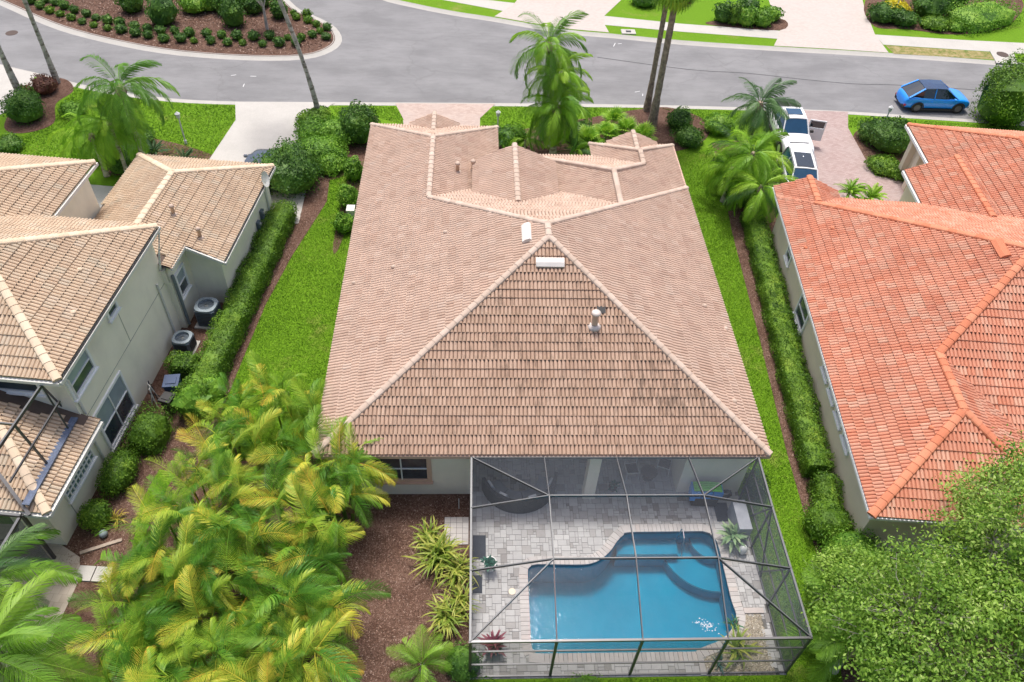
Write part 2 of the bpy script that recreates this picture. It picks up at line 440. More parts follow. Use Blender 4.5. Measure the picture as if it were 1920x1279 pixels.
rf.face([(8.95, 35.02, 4.0), (8.95, 36.3, 4.0), (6.57, 38.7, 2.9), (6.57, 37.3, 2.9)])
rf.face([(6.57, 38.7, 2.9), (8.95, 36.3, 4.0), (11.34, 38.7, 2.9)])
rf.face([(7.0, 30.1, 4.91), (7.0, 33.0, 4.91), (2.7, 37.3, 2.92), (2.7, 34.43, 2.92)])
# raised entry gable, two small gablets over the wings
rf.face([(2.13, 30.13, 5.0), (2.13, 35.1, 5.0), (4.27, 35.1, 4.0), (4.27, 32.27, 4.0)])
rf.face([(2.13, 30.13, 5.0), (2.13, 35.1, 5.0), (.0, 35.1, 4.0), (.0, 32.27, 4.0)])
rf.face([(-2.2, 38.6, 3.66), (-2.2, 40.35, 3.66), (-.78, 40.35, 3.0), (-.78, 39.9, 3.0)]); rf.face([(-2.2, 38.6, 3.66), (-2.2, 40.35, 3.66), (-3.62, 40.35, 3.0), (-3.62, 39.9, 3.0)])
rf.face([(9.0, 37.1, 3.6), (9.0, 38.95, 3.6), (10.43, 38.95, 2.94), (10.43, 38.5, 2.94)]); rf.face([(9.0, 37.1, 3.6), (9.0, 38.95, 3.6), (7.57, 38.95, 2.94), (7.57, 38.5, 2.94)])
for a, b in ((RL, A), (RRr, A), (A, B), (B, Wb), (B, RF), (Wb, Wf), (Wf, (-5.78, 40.08, 3)), (Wf, (1.38, 40.08, 3)), (J1, R1f), (R1f, (3.6, 36.4, 3.4)), (R1f, K), (K, R2f), (R2f, (6.57, 38.7, 2.9)), (R2f, (11.34, 38.7, 2.9)),
             ((2.13, 30.2, 5.0), (2.13, 35.1, 5.0)), ((-2.2, 38.5, 3.66), (-2.2, 40.35, 3.66)), ((9.0, 37.0, 3.6), (9.0, 38.95, 3.6))): rf.ridge(a, b, .135)
rf.finish(300)
so = MB(); so.prism([(-5.72, 17.25), (11.28, 17.25), (11.28, 38.6), (6.63, 38.6), (6.63, 37.2), (1.32, 37.2), (1.32, 40.0), (-5.72, 40.0)], 2.84, 2.86, bottom=True)
so.build('soffit', M_CREAM, mh)
ft = MB(); fascia(ft, [(-5.78, 40.1), (-5.78, 17.17), (11.34, 17.17), (11.34, 38.7)], 2.985, .16, .08); ft.build('gutter', M_PEACH, mh)
wl = MB(); wl.prism([(-5.4, 17.42), (0, 17.42), (0, 20.8), (8.35, 20.8), (8.35, 17.5), (10.72, 17.5), (10.9, 17.5), (10.9, 38.3), (7, 38.3), (7, 36.9), (1, 36.9), (1, 39.7), (-5.4, 39.7)], 0, 2.84)
wl.prism([(.45, 31.5), (3.85, 31.5), (3.85, 34.8), (.45, 34.8)], 2.9, 3.95)
wl.add([(.45, 34.8, 3.95), (3.85, 34.8, 3.95), (2.13, 34.8, 4.85)], [(0, 1, 2)])
wl.build('wall', M_CREAM, mh)
co = MB(); co.box((4.73 + .02, 17.45, 1.42), (.44, .44, 2.84)); co.box((4.75, 17.45, .09), (.52, .52, .18)); co.build('column', M_CREAM, mh)
window(mh, (-2.65, 17.42, .95), (1, 0, 0), (0, -1, 0), 2.3, 1.75, (2, 2), trim=M_PEACH, tw=.17)
for x, w_ in ((2.4, 3.4), (6.2, 2.9)): window(mh, (x, 20.8, .06), (1, 0, 0), (0, -1, 0), w_, 2.4, (3, 1), tw=.07)
window(mh, (10.9, 19.8, 1.0), (0, 1, 0), (1, 0, 0), 1.0, 1.2, (1, 2))
def low_vent(parent, p, q, rad=.1, h=.45, mt=None):
    """pipe flashing and capped pipe through the roof"""
    p = Vector(p); mb = MB(); mb.lathe(p, [(rad * 2.1, -.12), (rad * 2.1, 0.02), (rad * 1.1, .08)], 12); mb.lathe(p, [(rad, 0), (rad, h), (rad * 1.45, h + .01), (rad * 1.45, h + .1), (rad * .9, h + .15)], 12)
    return mb.build(q, mt or M_CAP, parent, smooth=True)
def on_rear(x, y): return Vector((x, y, EZ + PT * (y - 17.19) + .03))
def pix_on(px, py, f, z0=3, z1=8):
    """point of roof height field f(x, y) under a pixel"""
    for _ in range(30):
        p = pt(px, py, z0); z0 = z0 + .6 * (f(p.x, p.y) - z0)
    return pt(px, py, z0)
fRear = lambda x, y: EZ + PT * (y - 17.19); fLeft = lambda x, y: EZ + .427 * (x + 5.78); fRight = lambda x, y: zR(x); fWR = lambda x, y: 3 + .451 * (1.38 - x)
low_vent(mh, pix_on(1114, 612, fRear) + Vector((0, 0, .04)), 'flue_pipe', .13, .62, M_WHITE and mat('pale painted pipe', (.62, .55, .5), rough=.5))
low_vent(mh, pix_on(858, 322, fWR), 'vent_pipe', .09, .42); low_vent(mh, pix_on(887, 320, fWR), 'vent_pipe', .09, .5)
for q in ((738, 502), (835, 437), (664, 532), (1320, 575), (1360, 618), (1376, 754)):
    f = fLeft if q[0] < 1000 else fRight; p = pix_on(*q, f); mb = MB(); mb.lathe(p, [(.11, -.02), (.11, .10), (.06, .14)], 8); mb.build('vent_stub', M_CAP, mh)
p = pix_on(1127, 582, fRear); mb = MB(); s_ = math.atan(PT)
mb.box((0, 0, .06), (.34, .3, .05), M=Matrix.Translation(p) @ Matrix.Rotation(s_, 4, 'X')); mb.build('flashing_patch', M_DARKMET, mh)
p = pix_on(1031, 494, fRear)
def ridge_vent(p, L, wd, rz, slope, m, name='roof_vent'):
    mb = MB(); M = Matrix.Translation(p) @ Matrix.Rotation(rz, 4, 'Z') @ Matrix.Rotation(slope, 4, 'X')
    vs = []; 
    for x in (-L / 2, L / 2):
        for y, z in ((-wd / 2, .03), (-wd / 2, .15), (-wd * .1, .21), (wd * .35, .2), (wd / 2, .12), (wd / 2, .03)): vs.append(M @ Vector((x, y, z)))
    fs = [(i, (i + 1) % 6, (i + 1) % 6 + 6, i + 6) for i in range(6)] + [(5, 4, 3, 2, 1, 0), (6, 7, 8, 9, 10, 11)]
    mb.add(vs, [tuple(reversed(f)) for f in fs]); return mb.build(name, m, mh if m is not M_REDC else rh)
M_VENT = mat('white painted vent metal', (.70, .66, .62), rough=.5, vary=.06)
ridge_vent(p, 1.15, .42, 0, s_, M_VENT)
ridge_vent(pix_on(989, 440, fLeft), 1.1, .4, R(-90), s_, M_VENT)

# ================================================================ the house on the left
F1 = Frame(6.3)
lh = thing('tiled_house', 'two-storey pale olive house with buff tile hip roofs along the left edge', 'house', (0, 0, 0))
rl = Roof(lh, M_BUFF, M_BUFFC, M_DECK, mat('dirt in buff tile channels', (.27, .19, .125), rough=1, vary=.35, scale=4))  # channel material: shade between barrels put into the colour
def hip(rf, F, u0, u1, v0, v1, z, p=.46, ends=('hip', 'hip'), skip=(), cap=.16):
    """hip roof over a rectangle; ridge along the longer side"""
    du, dv = u1 - u0, v1 - v0
    if du >= dv:
        h = dv / 2; a = (u0 + h, v0 + h, z + p * h); b = (u1 - h, v0 + h, z + p * h); c = [(u0, v0, z), (u1, v0, z), (u1, v1, z), (u0, v1, z)]
        fs = dict(s=[c[0], c[1], b, a], n=[c[3], c[2], b, a], w=[c[0], a, c[3]], e=[c[1], c[2], b]); hp = dict(sw=(c[0], a), se=(c[1], b), ne=(c[2], b), nw=(c[3], a), r=(a, b))
    else:
        h = du / 2; a = (u0 + h, v0 + h, z + p * h); b = (u0 + h, v1 - h, z + p * h); c = [(u0, v0, z), (u1, v0, z), (u1, v1, z), (u0, v1, z)]
        fs = dict(s=[c[0], c[1], a], n=[c[3], c[2], b], w=[c[0], a, b, c[3]], e=[c[1], c[2], b, a]); hp = dict(sw=(c[0], a), se=(c[1], a), ne=(c[2], b), nw=(c[3], b), r=(a, b))
    for k, f in fs.items():
        if k not in skip: rf.face([F(*q) for q in f])
    for k, (a, b) in hp.items():
        if k not in skip: rf.ridge(F(*a), F(*b), cap)
hip(rl, F1, -31, -16.3, 16.7, 25.45, 5.7, skip=('w', 'sw', 'nw'))
hip(rl, F1, -31, -21.1, 20.5, 29.95, 5.5, p=.40, skip=('w', 'sw', 'nw', 'se', 's', 'r'))
# front wing
wz = 3.0
rl.face([F1(-14.4, 26.55, wz), F1(-14.4, 34.4, wz), F1(-18.0, 30.8, wz + 1.656), F1(-18.0, 24.0, wz + 1.656), F1(-16.6, 24.0, wz + 1.012), F1(-16.6, 24.95, wz + 1.012), F1(-16.0, 24.95, wz + .736), F1(-16.0, 26.55, wz + .736)])
rl.face([F1(-21.6, 24.0, wz), F1(-18.0, 24.0, wz + 1.656), F1(-18.0, 30.8, wz + 1.656), F1(-21.6, 34.4, wz)])
rl.face([F1(-21.6, 34.4, wz), F1(-18.0, 30.8, wz + 1.656), F1(-14.4, 34.4, wz)])
for a, b in (((-21.6, 34.4, wz), (-18.0, 30.8, 4.656)), ((-14.4, 34.4, wz), (-18.0, 30.8, 4.656)), ((-18, 25.5, 4.656), (-18, 30.8, 4.656))): rl.ridge(F1(*a), F1(*b), .16)
# lower roof at the back
rl.face([F1(-15.92, 13.08, 3), F1(-15.92, 17.15, 3), F1(-19.9, 17.15, 4.84)]); rl.face([F1(-15.92, 13.08, 3), F1(-19.9, 17.15, 4.84), F1(-28, 17.15, 4.84), F1(-28, 13.08, 3)])
rl.ridge(F1(-15.92, 13.08, 3), F1(-19.9, 17.1, 4.83), .16)
rl.finish(300)
wl = MB()
def fpoly(F, pts): return [tuple(F(u, v)[:2]) for u, v in pts]
wl.prism(fpoly(F1, [(-30.6, 17.1), (-16.56, 17.1), (-16.56, 25.1), (-30.6, 25.1)]), 0, 5.6)
wl.prism(fpoly(F1, [(-30.6, 25.0), (-21.45, 25.0), (-21.45, 29.5), (-30.6, 29.5)]), 0, 5.4)
wl.prism(fpoly(F1, [(-21.25, 25.0), (-16.3, 25.0), (-16.3, 26.9), (-14.75, 26.9), (-14.75, 34.05), (-21.25, 34.05)]), 0, 2.9)
wl.prism(fpoly(F1, [(-17.9, 24.9), (-16.36, 24.9), (-16.36, 26.85), (-17.9, 26.85)]), 2.9, 3.62)
wl.prism(fpoly(F1, [(-18, 13.5), (-16.56, 13.5), (-16.56, 17.15), (-18, 17.15)]), 0, 2.85)
# gable piece between the low eave and the raked roof edge
wl.add([F1(-16.3, 25.0, 2.9), F1(-16.3, 26.9, 2.9), F1(-16.3, 26.9, 3.7), F1(-16.3, 25.0, 3.7)], [(0, 1, 2, 3)]); wl.add([F1(-14.75, 26.9, 2.9), F1(-16.3, 26.9, 2.9), F1(-16.3, 26.9, 3.75), F1(-14.75, 26.9, 3.05)], [(3, 2, 1, 0)])
wl.build('wall', M_GREY, lh)
jn = MB()   # scored joints in the render coat
jn.beam(F1(-16.555, 17.2, 2.9), F1(-16.555, 25.0, 2.9), .012, .03); jn.beam(F1(-16.555, 21.3, 2.9), F1(-16.555, 21.3, 5.5), .03, .012); jn.beam(F1(-16.555, 14.6, .1), F1(-16.555, 14.6, 2.8), .03, .012)
jn.build('stucco_joint', mat('joint shadow line', (.34, .34, .29)), lh)
so = MB(); so.prism(fpoly(F1, [(-30.9, 16.8), (-16.38, 16.8), (-16.38, 25.35), (-30.9, 25.35)]), 5.52, 5.56, bottom=True); so.prism(fpoly(F1, [(-30.9, 13.15), (-16.0, 13.15), (-16.0, 17.1), (-30.9, 17.1)]), 2.86, 2.88, bottom=True); so.build('soffit', M_GREY, lh)
g = MB()
P = lambda *l: [F1(*q) for q in l]
fascia(g, P((-30, 16.64), (-16.24, 16.64), (-16.24, 25.5)), 5.66, .14, .12); fascia(g, P((-14.34, 26.5), (-14.34, 34.4)), 2.98, .14, .12); fascia(g, P((-21.05, 25.6), (-21.05, 30.0)), 5.46, .14, .1); fascia(g, P((-28, 13.02), (-15.86, 13.02), (-15.86, 17.1)), 2.97, .14, .12)
g.beam(F1(-14.4, 26.5, 2.97), F1(-16.05, 26.5, 3.7), .08, .14); g.beam(F1(-16.02, 26.5, 3.7), F1(-16.02, 24.95, 3.7), .08, .14)
g.build('gutter', M_GUT, lh)
gi = MB()  # the dark open trough of the gutters
for a, b, z in (((-16.24, 16.75), (-16.24, 25.45), 5.667), ((-14.34, 26.6), (-14.34, 34.3), 2.987)): gi.beam(F1(*a, z), F1(*b, z), .075, .006)
gi.build('gutter_trough', M_DARKMET, lh)
for l_, r_ in (([F1(-16.2, 25.3, 5.5), F1(-16.3, 24.9, 4.6), F1(-16.45, 24.85, 3.8)], .045), ([F1(-16.5, 24.3, 3.4), F1(-16.5, 24.3, .2)], .05), ([F1(-16.5, 16.9, 5.4), F1(-16.5, 17.3, 5.0), F1(-16.5, 17.3, 3.1)], .05), ([F1(-16.5, 17.0, 2.9), F1(-16.5, 17.0, .1)], .05), ([F1(-14.7, 33.4, 2.9), F1(-14.7, 33.4, .1)], .05)):
    dp = MB(); dp.tube(l_, r_, 6); dp.build('downpipe', M_GUT, lh)
dp = MB(); dp.tube([F1(-16.2, 25.15, 3.2), F1(-16.2, 25.15, .15)], .07, 6); dp.build('downpipe', mat('blue grey pipe', (.16, .19, .2)), lh)
# windows facing the side lawn (+u)
tv_ = F1(0, 1) - F1(0, 0); nv_ = F1(1, 0) - F1(0, 0); tu_ = nv_.copy(); nu_ = -tv_
window(lh, F1(-16.56, 18.03, 4.0), tv_, nv_, 1.7, 1.25, (1, 2), label='single upper window near the corner', low=M_BLIND)
window(lh, F1(-16.56, 18.75, .4), tv_, nv_, 2.4, 2.2, (2, 2), low=M_BLIND)
window(lh, F1(-16.56, 21.02, 4.72), tv_, nv_, .85, .7, (1, 1))
window(lh, F1(-16.3, 25.85, 1.55), tv_, nv_, 1.0, 1.4, (1, 2), low=M_BLIND)
window(lh, F1(-16.56, 15.62, 1.22), tv_, nv_, 2.1, .95, (9, 3), glass=mat('glass block', (.12, .2, .19), rough=.15, vary=.3, scale=9), tw=.07, label='long window of glass blocks')
window(lh, F1(-18.4, 17.1, 4.35), tu_, nu_, 1.9, 1.0, (1, 1))
def fW1(x, y):
    u = x * F1.c - y * F1.s; return 3 + .46 * (-14.4 - u)
low_vent(lh, pix_on(326, 402, fW1), 'vent_pipe', .08, .4); low_vent(lh, pix_on(376, 446, fW1), 'vent_pipe', .08, .45)
fMain = lambda x, y: 5.7 + .46 * (-16.3 - (x * F1.c - y * F1.s))
for q in ((151, 508), (139, 588)):
    p = pix_on(*q, fMain, 6); mb = MB(); mb.lathe(p, [(.1, -.02), (.1, .1), (.05, .14)], 8); mb.build('vent_stub', M_BUFFC, lh)

# ================================================================ the house on the right
F2 = Frame(5.1)
rh = thing('tiled_house', 'sand-coloured house with bright orange-red tile roofs on the right', 'house', (0, 0, 0))
rr = Roof(rh, M_RED, M_REDC, M_DECK, mat('dirt in red tile channels', (.30, .11, .065), rough=1, vary=.35, scale=4))  # channel colour darkened to stand in for shade between barrels
e = 3.0; h1 = 8.32; zt = e + .46 * h1
u0, v0, v1 = 12.96, 18.66, 35.3; um = u0 + h1; vm = v0 + h1
rr.face([F2(u0, 15.74, e), F2(16.76, 19.54, e + 1.748), F2(16.76, 22.46, e + 1.748), F2(um, vm, zt), F2(u0, v1, e)])      # long left slope
rr.face([F2(u0, v1, e), F2(um, vm, zt), F2(34, vm, zt), F2(34, v1, e)])
rr.face([F2(16.76, 22.46, e + 1.748), F2(20.56, 18.66, e), F2(34, 18.66, e), F2(34, vm, zt), F2(um, vm, zt)])
rr.face([F2(16.76, 19.54, e + 1.748), F2(16.76, 22.46, e + 1.748), F2(20.56, 18.66, e), F2(20.56, 15.74, e)])
rr.face([F2(u0, 15.74, e), F2(20.56, 15.74, e), F2(16.76, 19.54, e + 1.748)])
rr.face([F2(u0, 34.9, 3.02), F2(u0, 35.95, 3.02), F2(14.65, 35.95, 3.79), F2(14.65, 33.5, 3.79)]); rr.face([F2(14.65, 33.5, 3.79), F2(14.65, 35.95, 3.79), F2(16.34, 35.95, 3.02), F2(16.34, 35.0, 3.02)])
rr.face([F2(20.7, 32.0, e), F2(20.7, 38.5, e), F2(23.1, 38.5, 4.1), F2(23.1, 32.0, 4.1)]); rr.face([F2(23.1, 32.0, 4.1), F2(23.1, 38.5, 4.1), F2(25.5, 38.5, e), F2(25.5, 32.0, e)])
E = [(22.35, 43.56), (30.75, 43.56)]; er = (26.55, 39.36, 4.93)
rr.face([F2(22.35, 32, e), F2(22.35, 43.56, e), F2(*er), F2(26.55, 32, 4.93)]); rr.face([F2(26.55, 32, 4.93), F2(*er), F2(30.75, 43.56, e), F2(30.75, 32, e)]); rr.face([F2(22.35, 43.56, e), F2(30.75, 43.56, e), F2(*er)])
for a, b in (((u0, 15.74, e), (16.76, 19.54, 4.748)), ((20.56, 15.74, e), (16.76, 19.54, 4.748)), ((16.76, 19.54, 4.748), (16.76, 22.46, 4.748)), ((16.76, 22.46, 4.748), (um, vm, zt)), ((14.5, 33.76, 3.708), (um, vm, zt)), ((um, vm, zt), (34, vm, zt)),
             ((14.65, 33.7, 3.79), (14.65, 35.95, 3.79)), ((23.1, 33.0, 4.1), (23.1, 38.5, 4.1)), ((22.35, 43.56, e), er), ((30.75, 43.56, e), er), ((26.55, 33.5, 4.93), er)): rr.ridge(F2(*a), F2(*b), .17)
rr.finish(300)
wl = MB()
wl.prism(fpoly(F2, [(13.35, 16.15), (20.2, 16.15), (20.2, 19), (33, 19), (33, 35.0), (13.35, 35.0)]), 0, 2.88)
wl.prism(fpoly(F2, [(21.05, 35.1), (33, 35.1), (33, 43.2), (22.9, 43.2), (22.9, 38.2), (21.05, 38.2)]), 0, 2.88)
wl.build('wall', M_SAND, rh)
so = MB(); so.prism(fpoly(F2, [(13.02, 15.82), (20.5, 15.82), (20.5, 18.7), (33.5, 18.7), (33.5, 35.2), (13.02, 35.2)]), 2.89, 2.92, bottom=True); so.build('soffit', M_WHITE, rh)
g = MB(); P = lambda *l: [F2(*q) for q in l]
fascia(g, P((12.95, 36.0), (12.95, 15.7), (20.6, 15.7)), 2.98, .12, .06); fascia(g, P((22.28, 39.2), (22.28, 43.6)), 2.98, .16, .12); fascia(g, P((20.64, 32.4), (20.64, 38.5)), 2.98, .16, .12); g.build('gutter', M_WHITE, rh)
wl = MB()
for u, v in ((22.75, 42.6), (22.75, 41.2)): wl.box(F2(u, v, 1.45), (.42, .42, 2.9), rz=F2.rz); wl.box(F2(u, v, 2.6), (.58, .58, .2), rz=F2.rz)
wl.build('pillar', M_SAND, rh)
t2 = F2(0, 1) - F2(0, 0); n2 = -(F2(1, 0) - F2(0, 0)); t2u = F2(1, 0) - F2(0, 0); n2u = -t2
for v, w_, z0, hh in ((31.65, .9, 1.5, 1.0), (27.75, 1.6, .85, 1.4), (23.45, .95, 1.95, .8), (22.2, .95, 1.95, .8), (20.95, .95, 1.95, .8), (19.7, .95, 1.95, .8)): window(rh, F2(13.35, v, z0), t2, n2, w_, hh, (1, 2))
window(rh, F2(16.9, 16.15, .75), t2u, n2u, 1.8, 1.3, (2, 1))
fRed = lambda x, y: 3 + .46 * ((x * F2.c - y * F2.s) - 12.96)
p = pix_on(1877, 470, fRed, 6); ridge_vent(p, 1.1, .45, R(-90) - R(5.1), math.atan(.46), M_REDC)
for q in ((1510, 467), (1745, 804), (1560, 430)): p = pix_on(*q, fRed, 4); mb = MB(); mb.lathe(p, [(.1, -.02), (.1, .1), (.05, .14)], 8); mb.build('vent_stub', M_REDC, rh)
# ================================================================ ground, street, paths
def grasscol(N, L, c):
    n = noise(N, L, 22, 5, .75); n2 = noise(N, L, .5, 4); n3 = noise(N, L, 6, 3)
    a = ramp(N, L, n, [(.28, (.065, .125, .010)), (.5, (.125, .26, .014)), (.72, (.235, .40, .025))])
    dry = ramp(N, L, maths(N, L, 'ADD', n2, maths(N, L, 'MULTIPLY', n3, .3)), [(.74, (0, 0, 0)), (.95, (1, 1, 1))])
    return mixc(N, L, maths(N, L, 'MULTIPLY', dry, .65), a, (.30, .25, .09))
M_GRASS = mat('lawn grass', (.08, .19, .02), rough=.9, fn=grasscol, bump=.05, bscale=18, spec=.1)
def drycol(N, L, c):
    n = noise(N, L, 2.2, 5, .75); return ramp(N, L, n, [(.35, (.09, .17, .03)), (.5, (.28, .24, .1)), (.7, (.42, .34, .2))])
M_DRY = mat('dried grass', (.3, .25, .12), rough=.95, fn=drycol, bump=.03, bscale=30, spec=.1)
def mulchcol(N, L, c):
    n = noise(N, L, 26, 6, .8); n2 = noise(N, L, .7, 3)
    n = maths(N, L, 'ADD', maths(N, L, 'MULTIPLY', n, .62), maths(N, L, 'MULTIPLY', noise(N, L, 7, 5, .85), .38)); a = ramp(N, L, n, [(.36, (.03, .017, .012)), (.48, (.14, .08, .058)), (.58, (.26, .17, .135)), (.68, (.42, .32, .27))])
    return mixc(N, L, ramp(N, L, n2, [(.4, (.55, .55, .55)), (.65, (0, 0, 0))]), a, mixc(N, L, 1.0, a, (.42, .35, .32), 'MULTIPLY'))
M_MULCH = mat('bark mulch', (.14, .08, .06), rough=.95, fn=mulchcol, bump=.05, bscale=22, spec=.1)
def asph(N, L, c):
    n = noise(N, L, 60, 3, .8); n2 = noise(N, L, .22, 4, .65, stretch=(1, 2.2, 1)); n3 = noise(N, L, 1.4, 5, .7, stretch=(.5, 2.5, 1))
    a = ramp(N, L, n2, [(.35, (.165, .165, .172)), (.62, (.235, .235, .242))]); a = mixc(N, L, maths(N, L, 'MULTIPLY', ramp(N, L, n3, [(.52, (0, 0, 0)), (.72, (1, 1, 1))]), .42), a, (.125, .125, .13))
    a = mixc(N, L, maths(N, L, 'MULTIPLY', ramp(N, L, n3, [(.26, (1, 1, 1)), (.38, (0, 0, 0))]), .35), a, (.34, .34, .34))
    vo = N.new('ShaderNodeTexVoronoi'); vo.feature = 'DISTANCE_TO_EDGE'; vo.inputs['Scale'].default_value = .16; g = N.new('ShaderNodeNewGeometry'); wn = N.new('ShaderNodeTexNoise'); wn.inputs['Scale'].default_value = .8; wn.inputs['Detail'].default_value = 5
    L.new(g.outputs['Position'], wn.inputs['Vector']); ad = N.new('ShaderNodeVectorMath'); ad.operation = 'MULTIPLY_ADD'; L.new(wn.outputs['Color'], ad.inputs[0]); ad.inputs[1].default_value = (2.2, 2.2, 0); L.new(g.outputs['Position'], ad.inputs[2]); L.new(ad.outputs[0], vo.inputs['Vector'])
    ck = ramp(N, L, vo.outputs['Distance'], [(.0, (1, 1, 1)), (.008, (.6, .6, .6)), (.014, (0, 0, 0))]); gate = ramp(N, L, noise(N, L, .13, 2), [(.45, (0, 0, 0)), (.55, (1, 1, 1))])
    a = mixc(N, L, maths(N, L, 'MULTIPLY', maths(N, L, 'MULTIPLY', ck, gate), .22), a, (.07, .07, .07))
    st = ramp(N, L, noise(N, L, 3.2, 6, .8), [(.66, (0, 0, 0)), (.74, (1, 1, 1))]); a = mixc(N, L, maths(N, L, 'MULTIPLY', st, .35), a, (.38, .38, .37))
    return mixc(N, L, .25, a, ramp(N, L, n, [(.3, (.10, .10, .10)), (.7, (.42, .42, .42))]))
M_ASPH = mat('worn asphalt', (.27, .27, .28), rough=.9, fn=asph, bump=.006, bscale=80, spec=.2)
def conc(base, j=None):
    def fn(N, L, c):
        n = noise(N, L, .6, 5, .7); n2 = noise(N, L, 30, 3)
        a = ramp(N, L, n, [(.3, tuple(x * .84 for x in base)), (.7, base)])
        return mixc(N, L, .18, a, ramp(N, L, n2, [(.3, (.25, .24, .22)), (.7, (.8, .78, .74))]))
    return fn
M_CONC = mat('pale concrete', (.56, .54, .50), rough=.9, fn=conc((.50, .48, .445)), bump=.003, bscale=60, spec=.2)
M_CURB = mat('kerb concrete', (.5, .48, .45), rough=.9, fn=conc((.43, .415, .385)), bump=.003, bscale=60, spec=.2)
def pav(c1, c2, c3, mortar, deg=0.0, sz=(.22, .11)):
    def fn(N, L, c):
        g = N.new('ShaderNodeNewGeometry'); mp = N.new('ShaderNodeMapping'); mp.inputs['Rotation'].default_value = (0, 0, R(deg)); L.new(g.outputs['Position'], mp.inputs[0])
        b = N.new('ShaderNodeTexBrick'); b.inputs['Scale'].default_value = 1; b.inputs['Brick Width'].default_value = sz[0]; b.inputs['Row Height'].default_value = sz[1]; b.inputs['Mortar Size'].default_value = .006
        b.inputs['Color1'].default_value = (*c1, 1); b.inputs['Color2'].default_value = (*c2, 1); b.inputs['Mortar'].default_value = (*mortar, 1); L.new(mp.outputs[0], b.inputs[0])
        n = noise(N, L, .5, 4); return mixc(N, L, maths(N, L, 'MULTIPLY', ramp(N, L, n, [(.42, (0, 0, 0)), (.7, (1, 1, 1))]), .5), b.outputs[0], c3)
    return fn
M_DRIVE = mat('pinkish driveway pavers', (.5, .42, .38), rough=.9, fn=pav((.42, .32, .28), (.50, .40, .35), (.47, .41, .38), (.34, .28, .25)), bump=.003, bscale=50, spec=.2)
M_DRIVE2 = mat('mauve driveway pavers', (.42, .33, .31), rough=.9, fn=pav((.34, .25, .235), (.43, .335, .315), (.41, .345, .33), (.27, .21, .2), 8), bump=.003, bscale=50, spec=.2)
M_DRIVE3 = mat('pale driveway pavers', (.56, .50, .46), rough=.9, fn=pav((.46, .405, .37), (.52, .47, .43), (.50, .46, .43), (.45, .39, .36)), bump=.003, bscale=50, spec=.2)
M_SOIL = mat('dark garden soil', (.06, .045, .035), rough=1, vary=.4, scale=8, bump=.04, bscale=20)

def px(*l, z=0.0): return [tuple(pt(a, b, z)[:2]) for a, b in l]
def inside_deck(p): return -.1 < p[0] < 11 and 10 < p[1] < 21
_zk = [0]
def sheet(name, poly, z, m, kind='structure', holes=(), z0=None):
    if z0 is None: _zk[0] += 1; z = z + _zk[0] * .0006 + .001
    mb = MB(); mb.prism(poly, z if z0 is None else z0, z, holes=holes); o = mb.build(name, m); o['kind'] = kind; return o
def smooth_line(pts, k=3):
    """Catmull-Rom through points"""
    P = [Vector(p) for p in pts]; out = []
    for i in range(len(P) - 1):
        a, b, c, d = P[max(i - 1, 0)], P[i], P[i + 1], P[min(i + 2, len(P) - 1)]
        for j in range(k):
            t = j / k; out.append(.5 * ((2 * b) + (c - a) * t + (2 * a - 5 * b + 4 * c - d) * t * t + (3 * b - a - 3 * c + d) * t ** 3))
    out.append(P[-1]); return [tuple(p) for p in out]
POOLHOLE = [(1.2, 10.15), (10.4, 10.15), (10.4, 16.4), (1.2, 16.4)]
sheet('street', [(-160, -60), (160, -60), (160, 260), (-160, 260)], -.10, M_ASPH, holes=[POOLHOLE])
near = smooth_line(px((-200, 60), (-60, 98), (0, 118), (67, 134), (130, 150), (200, 166), (320, 182), (450, 188), (630, 189), (950, 191), (1200, 194), (1400, 199), (1560, 205), (1677, 212), (1830, 222), (1960, 232), (2200, 250)))
near = [(-120, near[0][1] + 8)] + near + [(120, near[-1][1] - 4)]
def offset(line, d):
    out = []
    for i, p in enumerate(line):
        a, b = Vector(line[max(i - 1, 0)]), Vector(line[min(i + 1, len(line) - 1)]); t = (b - a).normalized(); out.append((p[0] - t.y * d, p[1] + t.x * d))
    return out
nb = offset(near, -.55)
sheet('lawn', nb + [(120, -50), (-120, -50)], 0.0, M_GRASS, holes=[[(-.02, 10.12), (10.93, 10.12), (10.93, 20.7), (-.02, 20.7)]], z0=-.1)
def kerb(name, line, w, z=.0, closed=False):
    a = offset(line, 0); b = offset(line, w); mb = MB(); n = len(line)
    mid = offset(line, w * .45)
    vs = [(x, y, -.098) for x, y in a] + [(x, y, -.07) for x, y in mid] + [(x, y, .012) for x, y in b] + [(x, y, -.1) for x, y in b]
    fs = []
    for i in range(n - 1):
        for r in range(3): q = (r * n + i, r * n + i + 1, (r + 1) * n + i + 1, (r + 1) * n + i); fs.append(q if w > 0 else tuple(reversed(q)))
    mb.add(vs, fs); o = mb.build(name, M_CURB); o['kind'] = 'structure'; return o
kerb('kerb', near, -.6)
isl = smooth_line(px((-60, -14), (0, 8), (67, 38), (134, 62), (235, 86), (336, 102), (470, 111), (571, 109), (622, 94), (641, 74), (630, 50), (600, 32), (563, 16), (540, -4), (500, -40), (420, -80)))
isl = [(-90, isl[0][1] + 14)] + isl
sheet('planting_island', offset(isl, .5) + [(isl[-1][0] - 10, isl[-1][1] + 30), (-90, isl[-1][1] + 30)], 0.0, M_MULCH, z0=-.1)
kerb('kerb', isl, .6)
far = smooth_line(px((600, -60), (700, -8), (774, 12), (850, 27), (922, 38), (1057, 61), (1144, 69), (1280, 82), (1448, 93), (1673, 106), (1868, 120), (1980, 130), (2300, 160)))
far = far + [(140, far[-1][1] - 2)]
sheet('lawn', offset(far, .5) + [(140, 240), (-40, 240), (-40, far[0][1] + 20)], 0.0, M_GRASS, z0=-.1)
kerb('kerb', far, .55)
L1, L2, L3, L4 = .004, .008, .012, .02
